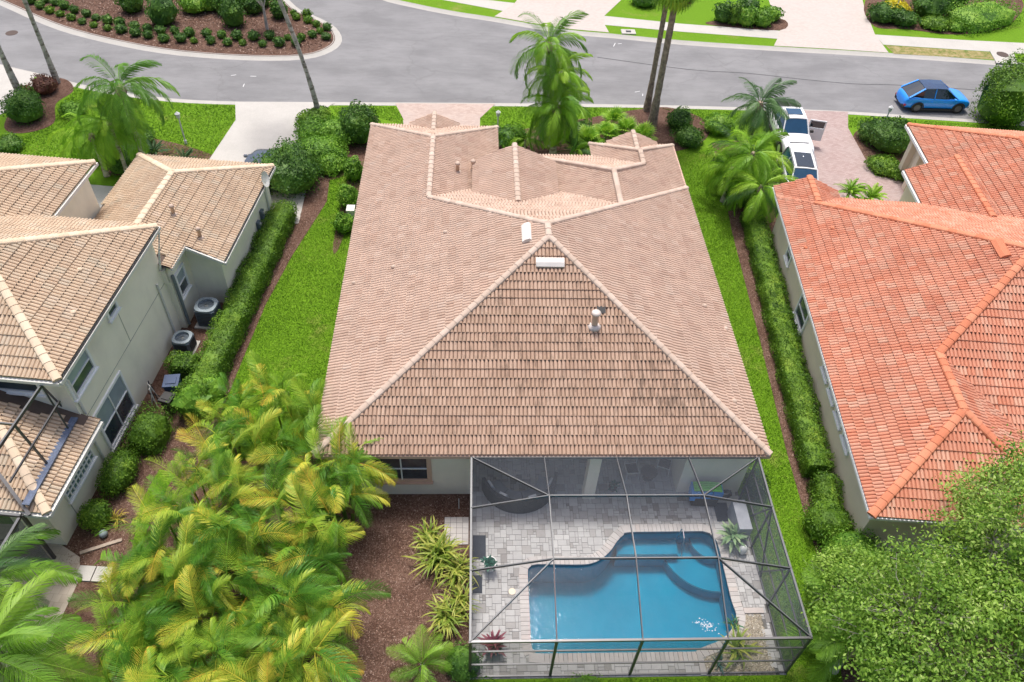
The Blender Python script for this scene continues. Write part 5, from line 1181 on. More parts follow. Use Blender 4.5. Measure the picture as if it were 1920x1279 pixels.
tree('large light green tree with grey twigs filling the lower right corner', (15.6, 9.6), 5.6, (15.4, 9.3, 3.6), (3.9, 3.3, 2.5), 430, 125, .13, G_OAK, M_BARKG, .15, .9)
tree('smaller light green tree beside the right corner of the screen', (13.3, 11.9), 2.8, (13.2, 11.9, 1.7), (1.6, 1.9, 1.2), 120, 120, .12, G_OAK, M_BARKG, .08, .9)
tree('light green tree at the right edge reaching over the red roof', (19.4, 10.6), 6.6, (17.9, 12.2, 4.6), (2.6, 2.9, 2.2), 250, 120, .13, G_OAK, M_BARKG, .14, .9)
shrub('dense dark green bushy tree at the right edge beside the blue car', (1868, 225), 2.1, 4.0, G_HEDGE, 7000, .17, cat='tree', name='bushy_tree', amp=.6)
tree('small light tree with pale trunk on the island', pt(501, 55, 0), 4.2, pt(501, 55, 0) + Vector((0, .2, 3.4)), (1.3, 1.3, 1.0), 26, 50, .2, G_BRIGHT, M_BARKG, .1)
shrub('dense shrub under the corner of the red roof', None, 1.3, 1.7, G_BRIGHT, 2200, .11, world=(14.3, 14.0, 0)); shrub('shrub at the lower end of the right hedge', None, 1.0, 1.3, G_HEDGE, 1800, .1, world=(13.9, 15.7, 0))
shrub('green shrub at the rear right corner of the middle house', None, .6, 1.2, G_HEDGE, 900, .1, world=(11.55, 17.6, 0)); shrub('low shrub along the right side of the middle house', None, .45, .7, G_HEDGE, 600, .1, world=(11.45, 19.3, 0))

# ---------------------------------------------------------------- grass blades and mulch chips close enough to see
def blades(name, polys, dens, hgt, w, m, z=.0):
    Vs = []
    for poly in polys:
        xs = [p[0] for p in poly]; ys = [p[1] for p in poly]; A_ = abs(area(poly)); bb = (max(xs) - min(xs)) * (max(ys) - min(ys)); n = int(bb * dens)
        X_ = rng.uniform(min(xs), max(xs), n); Y_ = rng.uniform(min(ys), max(ys), n); c = np.zeros(n, bool)
        for i in range(len(poly)):
            x1, y1 = poly[i]; x2, y2 = poly[(i + 1) % len(poly)]
            if y1 == y2: continue
            c ^= ((y1 > Y_) != (y2 > Y_)) & (X_ < (x2 - x1) * (Y_ - y1) / (y2 - y1) + x1)
        Vs.append(np.stack([X_[c], Y_[c], np.full(c.sum(), z)], 1))
    P = np.concatenate(Vs); n = len(P); a = rng.random(n) * 6.283; d = np.stack([np.cos(a), np.sin(a), np.zeros(n)], 1) * w * .5; tip = P + rng.normal(size=(n, 3)) * hgt * .5; tip[:, 2] = z + hgt * rng.uniform(.5, 1.2, n)
    V = np.stack([P - d, P + d, tip], 1).reshape(-1, 3); o = link(name, np_mesh(name, V, np.arange(3 * n).reshape(n, 3), m, rng.random(n))); o['kind'] = 'stuff'; return o
G_BLADE = foliage('grass blade', [(0, (.06, .14, .010)), (.35, (.12, .265, .014)), (.65, (.21, .39, .025)), (.87, (.32, .45, .06)), (1, (.50, .47, .15))], trans=.25, scale=.35)
left_lawn = px((620, 322), (690, 300), (660, 455), (622, 760), (540, 850), (380, 860), (425, 750), (447, 694), (497, 574), (547, 481), (580, 430), (613, 378))
right_lawn = px((1262, 285), (1335, 280), (1350, 320), (1371, 430), (1425, 640), (1474, 845), (1507, 960), (1530, 1035), (1556, 1130), (1580, 1279)) + [(11.0, 8.6), (11.0, 17), (11.45, 17.5), (11.3, 38)]
blades('grass', [left_lawn, right_lawn, [(-.5, 8.2), (11.2, 8.2), (11.2, 10.05), (-.5, 10.05)], px((330, 890), (300, 880), (265, 940), (246, 1040), (262, 1060), (285, 960))], 750, .07, .028, G_BLADE)
blades('grass', [px((130, 164), (200, 178), (318, 193), (441, 198), (442, 225), (392, 300), (180, 320), (150, 340), (-150, 340), (-60, 255), (45, 255), (100, 235), (112, 195), (140, 172)), px((620, 200), (741, 200), (756, 223), (756, 235), (700, 218), (640, 228)), px((929, 200), (1210, 203), (1200, 205), (1100, 222), (960, 245), (905, 236), (900, 222)), px((1592, 219), (1830, 233), (1850, 240), (1620, 236), (1590, 240)), px((1240, 204), (1440, 210), (1440, 240), (1325, 228))], 260, .08, .05, G_BLADE)
def chips(poly, n, smin, smax, m):
    xs = [p[0] for p in poly]; ys = [p[1] for p in poly]; P = []
    while len(P) < n:
        x, y = random.uniform(min(xs), max(xs)), random.uniform(min(ys), max(ys))
        if in_poly((x, y), poly): P.append((x, y, random.uniform(.012, .03)))
    P = np.array(P); Nn = np.tile([0, 0, 1.0], (n, 1)); V, F_ = leaf_quads(P, Nn, (smin + smax) / 2, .3, .5); o = link('bark_chips', np_mesh('bark_chips', V, F_, m, rng.random(n))); o['kind'] = 'stuff'
M_CHIP = mat('bark chip', (.2, .13, .1), rough=.95, fn=varied([(0, (.04, .02, .015)), (.4, (.15, .08, .055)), (.75, (.27, .165, .12)), (1, (.46, .34, .28))], .15))
chips([(-4.6, 8.6), (-.05, 8.6), (-.05, 17.35), (-5, 17.35)], 15000, .04, .13, M_CHIP)
chips([tuple(F1(-16.5, 12.5)[:2]), tuple(F1(-12.4, 12.5)[:2]), tuple(F1(-12.4, 20)[:2]), tuple(F1(-16.5, 20)[:2])], 8000, .04, .12, M_CHIP)
chips(px((600, 335), (620, 322), (613, 378), (580, 430), (547, 481), (497, 574), (447, 694), (425, 745), (405, 740), (460, 590), (540, 440)), 3500, .04, .12, M_CHIP)
chips([tuple(p[:2]) for p in offset(isl, .8) if p[0] > -32] + [(-8, 66), (-32, 66)], 9000, .12, .3, M_CHIP)
chips(px((1350, 300), (1371, 430), (1425, 640), (1474, 845), (1507, 960), (1530, 1035), (1556, 1130), (1580, 1279), (1640, 1279), (1560, 1020), (1500, 850), (1440, 640), (1392, 430), (1375, 300)), 7000, .04, .12, M_CHIP)
# ================================================================ cars
M_TYRE = mat('tyre rubber', (.02, .02, .02), rough=.85); M_RIM = mat('dark alloy', (.12, .12, .125), rough=.35, metal=.7); M_RIMS = mat('silver alloy', (.5, .5, .52), rough=.3, metal=.8)
M_BLUE = mat('bright blue car paint', (.008, .30, 1.0), rough=.28, vary=.03, coat=.8); M_CARW = mat('white car paint', (.80, .81, .82), rough=.3, vary=.02, coat=.6)
M_DKCAR = mat('dark metallic car paint', (.05, .07, .10), rough=.25, metal=.4, coat=.8); M_CGLASS = mat('tinted car glass', (.012, .022, .035), rough=.05, spec=1.0); M_CGLB = mat('blue reflecting windscreen', (.01, .06, .13), rough=.05, spec=1.0)
M_PLAS = mat('black plastic', (.025, .025, .027), rough=.6); M_LAMP = mat('clear lamp lens', (.6, .62, .64), rough=.1); M_TAIL = mat('red lamp lens', (.35, .01, .01), rough=.2)
def loft(mb, secs, m=0, caps=True):
    """secs: list of (x, [(y, z)...]) half sections mirrored in y"""
    k = len(secs[0][1]); ring = []
    for x, pr in secs: ring.append([(x, y, z) for y, z in pr] + [(x, -y, z) for y, z in reversed(pr)])
    n = 2 * k; vs = [p for r in ring for p in r]; fs = []
    for i in range(len(secs) - 1):
        for j in range(n): fs.append((i * n + j, i * n + (j + 1) % n, (i + 1) * n + (j + 1) % n, (i + 1) * n + j))
    if caps: fs.append(tuple(reversed(range(n)))); fs.append(tuple(range((len(secs) - 1) * n, len(secs) * n)))
    return mb.add(vs, fs, m)
def car(name, label, loc, head, L, Wd, paint, deck, gh, wr=.36, axle=None, glass=None, rim=None, clear=.22, roofm=None, pillars=True):
    """deck: (x fraction -.5 .. .5, height, width factor); gh: base rear, roof rear, roof front, base front (fractions), roof z, roof half width"""
    t = thing(name, label, 'car' if 'pickup' not in label else 'pickup truck', loc, head); hw = Wd / 2; secs = []
    for fx, z, kw in deck: secs.append((fx * L, [(hw * kw * .86, clear), (hw * kw * .98, clear + .12), (hw * kw, clear + (z - clear) * .55), (hw * kw * .985, z - .09), (hw * kw * .9, z - .02), (hw * kw * .5, z + .012), (0.001, z + .02)]))
    mb = MB(); loft(mb, secs); body = mb.build('body', paint, t, smooth=False)
    bv = body.modifiers.new('soft', 'SUBSURF'); bv.levels = 1; bv.render_levels = 1; body.data.polygons.foreach_set('use_smooth', [True] * len(body.data.polygons))
    xb0, xt0, xt1, xb1 = [f * L for f in gh[:4]]; zr, rw = gh[4], gh[5]
    def zdeck(x):
        f = x / L
        for (a, za, _), (b, zb_, _) in zip(deck, deck[1:]):
            if a <= f <= b: return za + (zb_ - za) * (f - a) / (b - a)
        return deck[0][1]
    bw = hw * .9; z0, z1 = zdeck(xb0) - .05, zdeck(xb1) - .05; xm0 = xt0 * .45 + xb0 * .55
    c = [(xb0, bw * .92, z0), (xt0, rw, zr), (xt1, rw, zr - .01), (xb1, bw * .94, z1)]
    def quad(nm, q, m):
        return MB().add(q, [tuple(range(len(q)))]).build(nm, m, t)
    g = glass or M_CGLASS
    gl = MB(); secs = [(xb0, [(bw * .9, z0 - .03), (bw * .86, z0), (.001, z0 + .02)]), (xt0, [(bw * 1.0, zdeck(xt0) - .05), (rw, zr - .03), (.001, zr)]), (xt1, [(bw * 1.0, zdeck(xt1) - .05), (rw, zr - .04), (.001, zr - .005)]), (xb1, [(bw * .94, z1 - .03), (bw * .9, z1), (.001, z1 + .02)])]
    loft(gl, secs); gl.build('window_glass', g, t)
    ro = MB(); loft(ro, [(xt0 - .02, [(rw + .012, zr - .05), (rw, zr - .005), (.001, zr + .03)]), ((xt0 + xt1) / 2, [(rw + .03, zr - .03), (rw + .015, zr + .025), (.001, zr + .065)]), (xt1 + .02, [(rw + .012, zr - .06), (rw, zr - .012), (.001, zr + .022)])]); ro.build('roof', roofm or paint, t)
    for s in (-1, 1):
        xm = (xt0 + xt1) / 2
        for q0, q1, w_ in (((xt1, s * rw, zr - .02), (xb1, s * bw * .93, z1), .07), ((xt0, s * rw, zr - .02), (xb0, s * bw * .9, z0), .12), ((xm, s * (rw + .012), zr - .03), (xm, s * (bw + .01), zdeck(xm) - .03), .06)): mb = MB(); mb.beam(q0, q1, w_, .05); mb.build('pillar', paint, t)
        mb = MB(); mb.box((xb1 - .35, s * (hw + .1), zdeck(xb1) + .02), (.14, .2, .13)); mb.build('mirror', paint if paint is not M_CARW else M_PLAS, t)
        mb = MB(); mb.box((L * .47, s * hw * .66, deck[-1][1] - .12), (.16, .36, .12)); mb.build('headlight', M_LAMP, t)
        mb = MB(); mb.box((-L * .485, s * hw * .7, deck[0][1] - .14), (.1, .34, .12)); mb.build('tail_light', M_TAIL, t)
        for a in (-.12, .08): mb = MB(); mb.box((L * a, s * (hw + .005), zdeck(0) - .22), (.16, .03, .03)); mb.build('door_handle', paint, t)
        for a in (axle or (-.305, .31)):
            M = Matrix.Translation((a * L, s * (hw - .11), wr)) @ Matrix.Rotation(R(90), 4, 'X')
            w_ = MB(); w_.lathe((0, 0, 0), [(wr * .6, -.12), (wr * .95, -.115), (wr, -.07), (wr, .07), (wr * .95, .115), (wr * .6, .12)], 20, M=M); wh = w_.build('wheel', M_TYRE, t)
            w_ = MB(); w_.lathe((0, 0, 0), [(wr * .62, -.126), (wr * .62, .126)], 16, M=M); w_.build('rim', rim or M_RIM, wh)
            ar_ = MB(); ar_.lathe((0, 0, 0), [(wr * 1.2, -.128), (wr * 1.2, .05)], 18, M=M) if False else None
            pr = [(math.cos(R(k)) , math.sin(R(k))) for k in range(0, 181, 15)]
            ar_.add([(a * L + x * wr * 1.22, s * (hw + .012), wr + z * wr * 1.18) for x, z in pr] + [(a * L + x * wr * 1.0, s * (hw + .012), wr + z * wr * .98) for x, z in pr], [(i, i + 1, i + 14, i + 13) for i in range(12)]); ar_.build('wheel_arch', M_PLAS, t)
    mb = MB(); mb.box((0, 0, clear + .03), (L * .62, Wd * 1.0, .12)); mb.box((L * .485, 0, clear + .15), (.08, Wd * .6, .2)); mb.box((-L * .49, 0, clear + .12), (.08, Wd * .8, .2)); mb.build('sill', M_PLAS, t)
    return t
blue = car('parked_car', 'bright blue fastback car parked at the near kerb on the right', (32.1, 49.32, -.1), 0.0, 4.75, 1.9, M_BLUE,
    [(-.5, .62, .70), (-.492, .86, .80), (-.46, 1.06, .90), (-.36, 1.12, .99), (-.15, 1.07, .97), (.1, 1.03, .97), (.25, 1.04, 1), (.37, .98, .98), (.45, .86, .90), (.485, .72, .78), (.5, .52, .66)], (-.46, -.26, .07, .27, 1.64, .64), wr=.37, roofm=mat('dark glass roof', (.02, .05, .12), rough=.06, spec=1.0))
mb = MB(); mb.beam((-1.35, -.5, 1.42), (-1.35, .5, 1.42), .12, .03); mb.build('spoiler', M_PLAS, blue)
pk = car('parked_pickup', 'white pickup truck with its door open on the mauve driveway', (20.35, 44.35, 0.02), R(-92), 5.7, 1.98, M_CARW,
    [(-.5, .95, .93), (-.49, 1.32, .96), (-.20, 1.32, .98), (-.12, 1.22, 1), (.16, 1.20, 1), (.2, 1.18, .99), (.42, 1.12, .96), (.48, 1.0, .92), (.5, .7, .88)], (-.17, -.13, .10, .22, 1.9, .68), wr=.42, glass=M_CGLB, rim=M_RIMS, clear=.35)
mb = MB(); mb.box((-1.95, 0, 1.345), (1.75, 1.72, .03)); mb.build('bed_cover', M_PLAS, pk)
mb = MB(); mb.box((-.12, 0, 1.965), (.7, .95, .02)); mb.build('sunroof', M_CGLB, pk); mb = MB(); mb.box((2.2, 0, 1.15), (.05, 1.2, .02)); mb.build('bonnet_seam', M_PLAS, pk)
dr = MB(); M_ = Matrix.Translation((.45, .97, 0)) @ Matrix.Rotation(R(78), 4, 'Z'); dr.box((.5, 0, .82), (1.05, .09, .84), M=M_); dr.box((.5, 0, 1.75), (1.0, .06, .07), M=M_); dr.box((.03, 0, 1.5), (.07, .06, .56), M=M_); dr.box((.98, 0, 1.5), (.07, .06, .56), M=M_); dd = dr.build('open_door', M_CARW, pk)
dr = MB(); dr.box((.5, 0, 1.49), (.88, .02, .46), M=M_); dr.build('door_glass', M_CGLASS, dd)
suv = car('parked_car', 'white estate car with dark sunroof parked right behind the red roof gable', (19.45, 38.75, 0.02), R(-98), 4.8, 1.92, M_CARW,
    [(-.5, .7, .9), (-.485, 1.05, .94), (-.3, 1.08, .98), (.15, 1.04, 1), (.25, 1.02, .99), (.42, .96, .95), (.48, .85, .88), (.5, .6, .8)], (-.485, -.42, .06, .24, 1.72, .66), wr=.37, glass=M_CGLB, rim=M_RIMS)
mb = MB(); mb.box((-.55, 0, 1.765), (1.5, 1.0, .035)); mb.build('sunroof', M_CGLASS, suv)
for s in (-1, 1): mb = MB(); mb.tube([(-1.8, s * .66, 1.78), (-.8, s * .68, 1.82), (.2, s * .66, 1.78)], .02, 6); mb.build('roof_rail', M_RIMS, suv)
p = pt(486, 312, .9); dk = car('parked_car', 'dark car whose rounded roof shows behind the buff garage roof', (p.x, p.y, .02), R(84), 4.5, 1.85, M_DKCAR,
    [(-.5, .6, .85), (-.48, .9, .9), (-.3, .98, .98), (.15, .95, 1), (.28, .93, .98), (.45, .8, .9), (.5, .55, .8)], (-.44, -.2, .06, .26, 1.45, .58), wr=.34, glass=mat('reflecting dark glass', (.03, .06, .09), rough=.04, spec=1.0))

# ================================================================ things round the houses
M_ACB = mat('blue grey appliance metal', (.10, .13, .16), rough=.5, vary=.1); M_LAMPW = mat('white post paint', (.6, .61, .61), rough=.5)
def ac(label, loc, s, h):
    t = thing('air_conditioner', label, 'air conditioner', loc, F1.rz); r = s / 2
    mb = MB(); mb.prism([(-r, -r * .8), (-r * .8, -r), (r * .8, -r), (r, -r * .8), (r, r * .8), (r * .8, r), (-r * .8, r), (-r, r * .8)], .08, h - .1); mb.build('cabinet', M_ACB, t)
    lv = MB()
    for k in range(9):
        for a in range(4): M = Matrix.Rotation(a * math.pi / 2, 4, 'Z'); lv.box((r + .008, 0, .18 + k * (h - .35) / 8), (.016, s * .74, .02), M=M)
    lv.build('louvres', M_PLAS, t).__setitem__('kind', 'stuff')
    mb = MB(); n = 20; ro_, ri = r * 1.05, r * .78
    def sq(a, rr): c, s_ = math.cos(a), math.sin(a); q = (abs(c) ** 3.2 + abs(s_) ** 3.2) ** (-1 / 3.2); return (c * rr * q, s_ * rr * q)
    vs = [(*sq(2 * math.pi * k / n, ro_), h - .1) for k in range(n)] + [(*sq(2 * math.pi * k / n, ro_), h) for k in range(n)] + [(ri * math.cos(2 * math.pi * k / n), ri * math.sin(2 * math.pi * k / n), h + .01) for k in range(n)] + [(ri * math.cos(2 * math.pi * k / n), ri * math.sin(2 * math.pi * k / n), h - .25) for k in range(n)]
    mb.add(vs, [(j * n + k, j * n + (k + 1) % n, (j + 1) * n + (k + 1) % n, (j + 1) * n + k) for j in range(3) for k in range(n)]); mb.build('top_cover', mat('grey appliance metal', (.24, .29, .32), rough=.5), t)
    mb = MB(); mb.lathe((0, 0, h - .27), [(ri, 0), (ri, .01)], n); mb.build('inner_floor', M_PLAS, t)
    for k in range(4):
        a = k * math.pi / 2 + .4; mb = MB(); mb.add([(.06 * math.cos(a), .06 * math.sin(a), h - .15), (ri * .9 * math.cos(a - .1), ri * .9 * math.sin(a - .1), h - .17), (ri * .9 * math.cos(a + .65), ri * .9 * math.sin(a + .65), h - .1)], [(0, 1, 2)]); mb.build('fan_blade', M_RIMS, t)
    mb = MB(); mb.lathe((0, 0, h - .18), [(.08, 0), (.08, .09)], 10); mb.build('fan_hub', M_RIMS, t)
    gr = MB()
    for k in range(8): a = k * math.pi / 4; gr.beam((0, 0, h + .005), (ri * math.cos(a), ri * math.sin(a), h + .005), .008, .008)
    gr.build('grille', M_PLAS, t).__setitem__('kind', 'stuff')
    mb = MB(); mb.box((0, 0, .04), (s * 1.25, s * 1.25, .08)); mb.build('pad', M_CONC, t); return t
ac('larger air conditioner, in the recess between the two olive walls', F1(-15.35, 25.6), .95, 1.1)
ac('smaller air conditioner, at the foot of the olive wall beside the hedge spur', F1(-15.85, 23.7), .8, .8)
def wbin(label, loc, col, lid, s=(.6, .65, 1.05), rz=0.0):
    t = thing('wheeled_bin', label, 'bin', loc, rz); mb = MB(); mb.box((0, 0, s[2] / 2 - .03), (s[0] * .85, s[1] * .85, s[2] - .06), M=Matrix.Identity(4), taper=1.15); mb.build('body', col, t)
    mb = MB(); mb.box((0, 0, s[2] - .02), (s[0] * 1.08, s[1] * 1.08, .07)); mb.box((0, .0, s[2] + .03), (s[0] * .7, s[1] * .6, .04)); mb.build('lid', lid, t)
    for sx in (-1, 1): mb = MB(); mb.tube([(sx * s[0] * .42, s[1] * .4, .1), (sx * s[0] * .5, s[1] * .4, .1)], .1, 10); mb.build('wheel', M_TYRE, t)
    return t
M_NAVY = mat('navy plastic', (.035, .06, .13), rough=.5)
wbin('navy wheeled bin beside the spur of the left hedge', F1(-15.2, 20.9), M_NAVY, M_NAVY, rz=.1)
wbin('black wheeled bin beside the navy one', F1(-15.15, 20.15), M_PLAS, M_PLAS, (.5, .5, .85), rz=-.3)
wbin('dark bin by the garage corner downpipe', F1(-14.35, 33.3), M_PLAS, M_PLAS, (.5, .5, .8))
t = thing('hose_reel', 'tangle of garden hose and pipes by the large window of the olive house', 'hose', F1(-16.1, 20.35), 0)
for k in range(4): mb = MB(); a = k * 1.3; mb.tube([(0, .1 * k, 0), (.1 * math.cos(a), .25 + .1 * k, .9), (.15, .3 * math.sin(a), 1.0), (.3, -.2 + .2 * k, .05)], .022, 6); mb.build('hose', M_PLAS if k % 2 else M_GUT, t)
for q, lab in ((F1(-14.72, 31.6, 1.2), 'grey meter box on the garage side wall, lower one'), (F1(-14.72, 32.3, 1.4), 'grey meter box on the garage side wall, upper one')):
    t = thing('meter', lab, 'electricity meter', q, F1.rz); mb = MB(); mb.box((.06, 0, 0), (.14, .3, .5)); mb.build('box', M_ACB, t); mb = MB(); mb.lathe((0, 0, 0), [(.09, 0), (.09, .06), (.05, .09)], 12, M=Matrix.Translation((.13, 0, .1)) @ Matrix.Rotation(R(90), 4, 'Y')); mb.build('dial', M_RIMS, t); mb = MB(); mb.tube([(.05, 0, -.25), (.05, 0, -1.1)], .025, 6); mb.build('conduit', M_GUT, t)
# wooden board and slab on the mulch, satellite dish
t = thing('wooden_board', 'weathered plank lying on the mulch below the olive wall', 'plank', pt(190, 1025, .03), R(22)); mb = MB(); mb.box((0, 0, .02), (1.45, .13, .05)); mb.build('board', mat('weathered wood', (.38, .31, .25), rough=.9, vary=.2, scale=6), t)
t = thing('stone_slab', 'pale concrete slab pair at the corner of the terrace', 'slab', pt(176, 1077, .02), R(-4))
for k in range(2): mb = MB(); mb.box((k * .62 - .3, 0, .03), (.58, .58, .07)); mb.build('slab', M_CONC, t)
t = thing('satellite_dish', 'small grey dish on an arm at the corner of the buff garage roof', 'satellite dish', F1(-14.5, 32.7, 3.0), F1.rz)
mb = MB(); mb.tube([(-.1, 0, 0), (.1, 0, .3)], .025, 6); mb.build('arm', M_GUT, t); mb = MB(); mb.lathe((0, 0, 0), [(.02, 0), (.22, .03), (.4, .10), (.41, .11), (.22, .045)], 16, M=Matrix.Translation((.15, 0, .32)) @ Matrix.Rotation(R(75), 4, 'Y')); mb.build('dish', M_GUT, t)
def lamp_post(label, q, h):
    t = thing('lamp_post', label, 'lamp post', pt(*q, 0)); mb = MB(); mb.tube([(0, 0, 0), (0, 0, .25), (0, 0, .3), (0, 0, h)], [.09, .09, .045, .04], 8); mb.build('post', M_LAMPW, t)
    mb = MB(); mb.lathe((0, 0, h), [(.05, 0), (.11, .04), (.14, .28), (.16, .3), (.03, .42)], 8); mb.build('lantern', M_LAMPW, t)
lamp_post('white garden lamp post on the left front lawn', (349, 270), 1.75)
lamp_post('white garden lamp post beside the pink driveway end', (933, 250), 1.2)
lamp_post('white lamp post in the yellow flower mound', (1676, 26), 2.2)
lamp_post('small white post lamp behind the dark shrubs near the blue car', (1650, 250), 1.6)
t = thing('utility_cabinet', 'green utility box between the shrubs left of the middle roof', 'utility box', pt(645, 250, 0)); mb = MB(); mb.box((0, 0, .35), (.6, .5, .7), taper=.9); mb.build('cabinet', mat('green metal', (.02, .11, .09), rough=.6), t)
t = thing('concrete_pad', 'beige concrete pad among the shrubs by the middle roof', 'pad', pt(632, 268, 0)); mb = MB(); mb.box((0, 0, .06), (1.3, .9, .12)); mb.build('pad', mat('beige concrete', (.5, .45, .3), rough=.9), t)
t = thing('air_handler', 'white box unit under the left eave of the middle house', 'air conditioner', pt(660, 410, 0)); mb = MB(); mb.box((0, 0, .35), (.4, .5, .7)); mb.build('cabinet', M_LAMPW, t); mb = MB(); mb.box((0, 0, .72), (.45, .55, .04)); mb.build('cover', M_GUT, t)
t = thing('marker_post', 'thin white marker stake at the cream wall beside the landing', 'stake', (-.45, 16.75, 0)); mb = MB(); mb.tube([(0, 0, 0), (0, 0, .7)], .018, 6); mb.build('stake', M_LAMPW, t)
t = thing('garden_ornament', 'small white ornament on the drive verge near the big dark shrub', 'garden ornament', pt(1648, 236, 0)); mb = MB(); mb.lathe((0, 0, 0), [(.22, 0), (.26, .18), (.16, .36), (.04, .46)], 10); mb.build('body', M_LAMPW, t)
t = thing('garden_globe', 'glass globe on the mulch below the smallest clipped shrub', 'garden ornament', pt(196, 1005, 0)); mb = MB(); mb.lathe((0, 0, 0), [(.04, 0), (.13, .05), (.16, .15), (.13, .26), (.04, .3)], 12); mb.build('globe', mat('bluish glass globe', (.25, .3, .33), rough=.1), t, smooth=True)

# ================================================================ things inside the enclosure
def potplant(label, x, y, pr, ph, pot, kind, m, r, n, h0=None, wid=.08):
    t = thing('potted_plant', label, 'potted plant', (x, y, .0)); mb = MB(); mb.lathe((0, 0, 0), [(pr * .62, 0), (pr * .85, ph * .5), (pr, ph * .95), (pr, ph), (pr * .86, ph), (pr * .84, ph * .86)], 16); mb.build('pot', pot, t, smooth=False)
    mb = MB(); mb.lathe((0, 0, ph * .84), [(pr * .83, 0), (pr * .8, .02)], 12); mb.build('soil', M_SOIL, t)
    ms = []
    for e0 in (70, 45, 15):
        mb = MB(); P = [Vector((0, 0, ph * .85))]; k = 5
        for i in range(k): e = R(e0 - (e0 + 15) * i / (k - 1) * .7); P.append(P[-1] + Vector((math.cos(e), 0, math.sin(e))) * r / k)
        for i in range(k):
            w0 = wid * math.sin(math.pi * (.12 + .85 * i / k)); w1 = wid * math.sin(math.pi * (.12 + .85 * (i + 1) / k)) if i < k - 1 else .003
            mb.add([P[i] + Vector((0, -w0, .0)), P[i], P[i + 1], P[i + 1] + Vector((0, -w1, 0))], [(3, 2, 1, 0)], 0, .2 + .3 * (i / k)); mb.add([P[i], P[i] + Vector((0, w0, 0)), P[i + 1] + Vector((0, w1, 0)), P[i + 1]], [(3, 2, 1, 0)], 0, .2 + .3 * (i / k))
        ms.append(mb.mesh('leaf', m))
    for i in range(n): o = link('leaf', ms[min(2, int(3 * i / n))], t); o.rotation_euler = (random.gauss(0, .1), random.gauss(0, .12), i * 2.4); s = random.uniform(.75, 1.1); o.scale = (s, s, 1)
    return t
M_POTW = mat('white glazed pot', (.62, .64, .63), rough=.35); M_POTB = mat('black glazed pot', (.02, .02, .022), rough=.3)
L_AGV = fmix('pale green striped leaf', [(0, (.10, .24, .10)), (.5, (.30, .45, .22)), (1, (.50, .60, .34))]); L_SUC = fmix('blue green succulent', [(0, (.01, .07, .05)), (1, (.05, .22, .14))]); L_BUR = fmix('burgundy leaf', [(0, (.10, .015, .03)), (.6, (.25, .05, .08)), (1, (.35, .22, .16))])
potplant('tall white pot with blue-green succulent at the left side of the terrace', .75, 14.15, .24, .55, M_POTW, 0, L_SUC, .36, 20, wid=.06)
potplant('black round pot with burgundy leaves at the lower left corner of the terrace', .85, 11.15, .32, .42, M_POTB, 0, L_BUR, .62, 24, wid=.055)
potplant('large pale green striped agave in a white pot right of the pool', 10.1, 15.3, .3, .4, M_POTW, 0, L_AGV, .72, 34, wid=.075)
potplant('small leafy plant at the foot of the cream column', 5.75, 17.6, .18, .3, M_POTB, 0, L_SUC, .35, 14, wid=.05)
def matt(label, x, y, w, h, rz=0): t = thing('door_mat', label, 'mat', (x, y, .004), rz); mb = MB(); mb.box((0, 0, .012), (w, h, .02)); mb.build('mat', mat('slate grey mat', (.035, .042, .055), rough=.9), t)
matt('dark grey mat at the left screen door', .35, 15.05, .5, 1.0); matt('dark grey mat beside the right screen wall', 10.05, 16.55, .55, .85); matt('small dark mat at the left wall lower down', .28, 13.55, .35, .7)
t = thing('planter', 'white egg-shaped planter beside the striped agave', 'planter', (10.42, 14.75, 0)); mb = MB(); mb.lathe((0, 0, 0), [(.08, 0), (.14, .12), (.17, .28), (.13, .42), (.04, .5)], 14); mb.build('pot', M_POTW, t, smooth=True)
# blue cart with green floats
t = thing('storage_bin', 'bright blue pool toy bin with green lid on a dark base beside the grey wall', 'storage bin', (9.35, 17.05, 0), R(-3)); M_BL = mat('bright blue plastic', (.01, .22, .62), rough=.4); M_GRN = mat('bright green foam', (.12, .5, .06), rough=.6)
mb = MB(); mb.box((0, 0, .3), (1.0, .5, .52)); mb.build('base', M_PLAS, t)
for k in range(3): mb = MB(); mb.box((-.42 + .42 * k, 0, .78), (.38, .5, .42)); mb.build('bag', M_BL, t)
for k in range(4): mb = MB(); mb.tube([(-.55, -.15 + k * .11, 1.02), (0, -.16 + k * .11, 1.1), (.55, -.15 + k * .11, 1.02)], .055, 8); mb.build('float', M_GRN, t)
mb = MB(); mb.box((-.55, -.1, .72), (.2, .4, .5)); mb.build('towel', M_BL, t)
t = thing('coiled_hose', 'black coiled pool hose on the ground next to the blue bin', 'hose', (10.25, 17.1, 0)); mb = MB(); mb.tube([(.25 * math.cos(a * .5), .04 * a / 10, .32 + .25 * math.sin(a * .5)) for a in range(40)], .025, 5, cap=True); mb.build('hose', M_PLAS, t)
t = thing('equipment_box', 'pale grey pump housing at the right screen wall', 'equipment', (10.5, 15.9, 0)); mb = MB(); mb.box((0, 0, .45), (.5, 1.3, .9)); mb.build('housing', mat('grey blue housing', (.30, .32, .36), rough=.6), t)
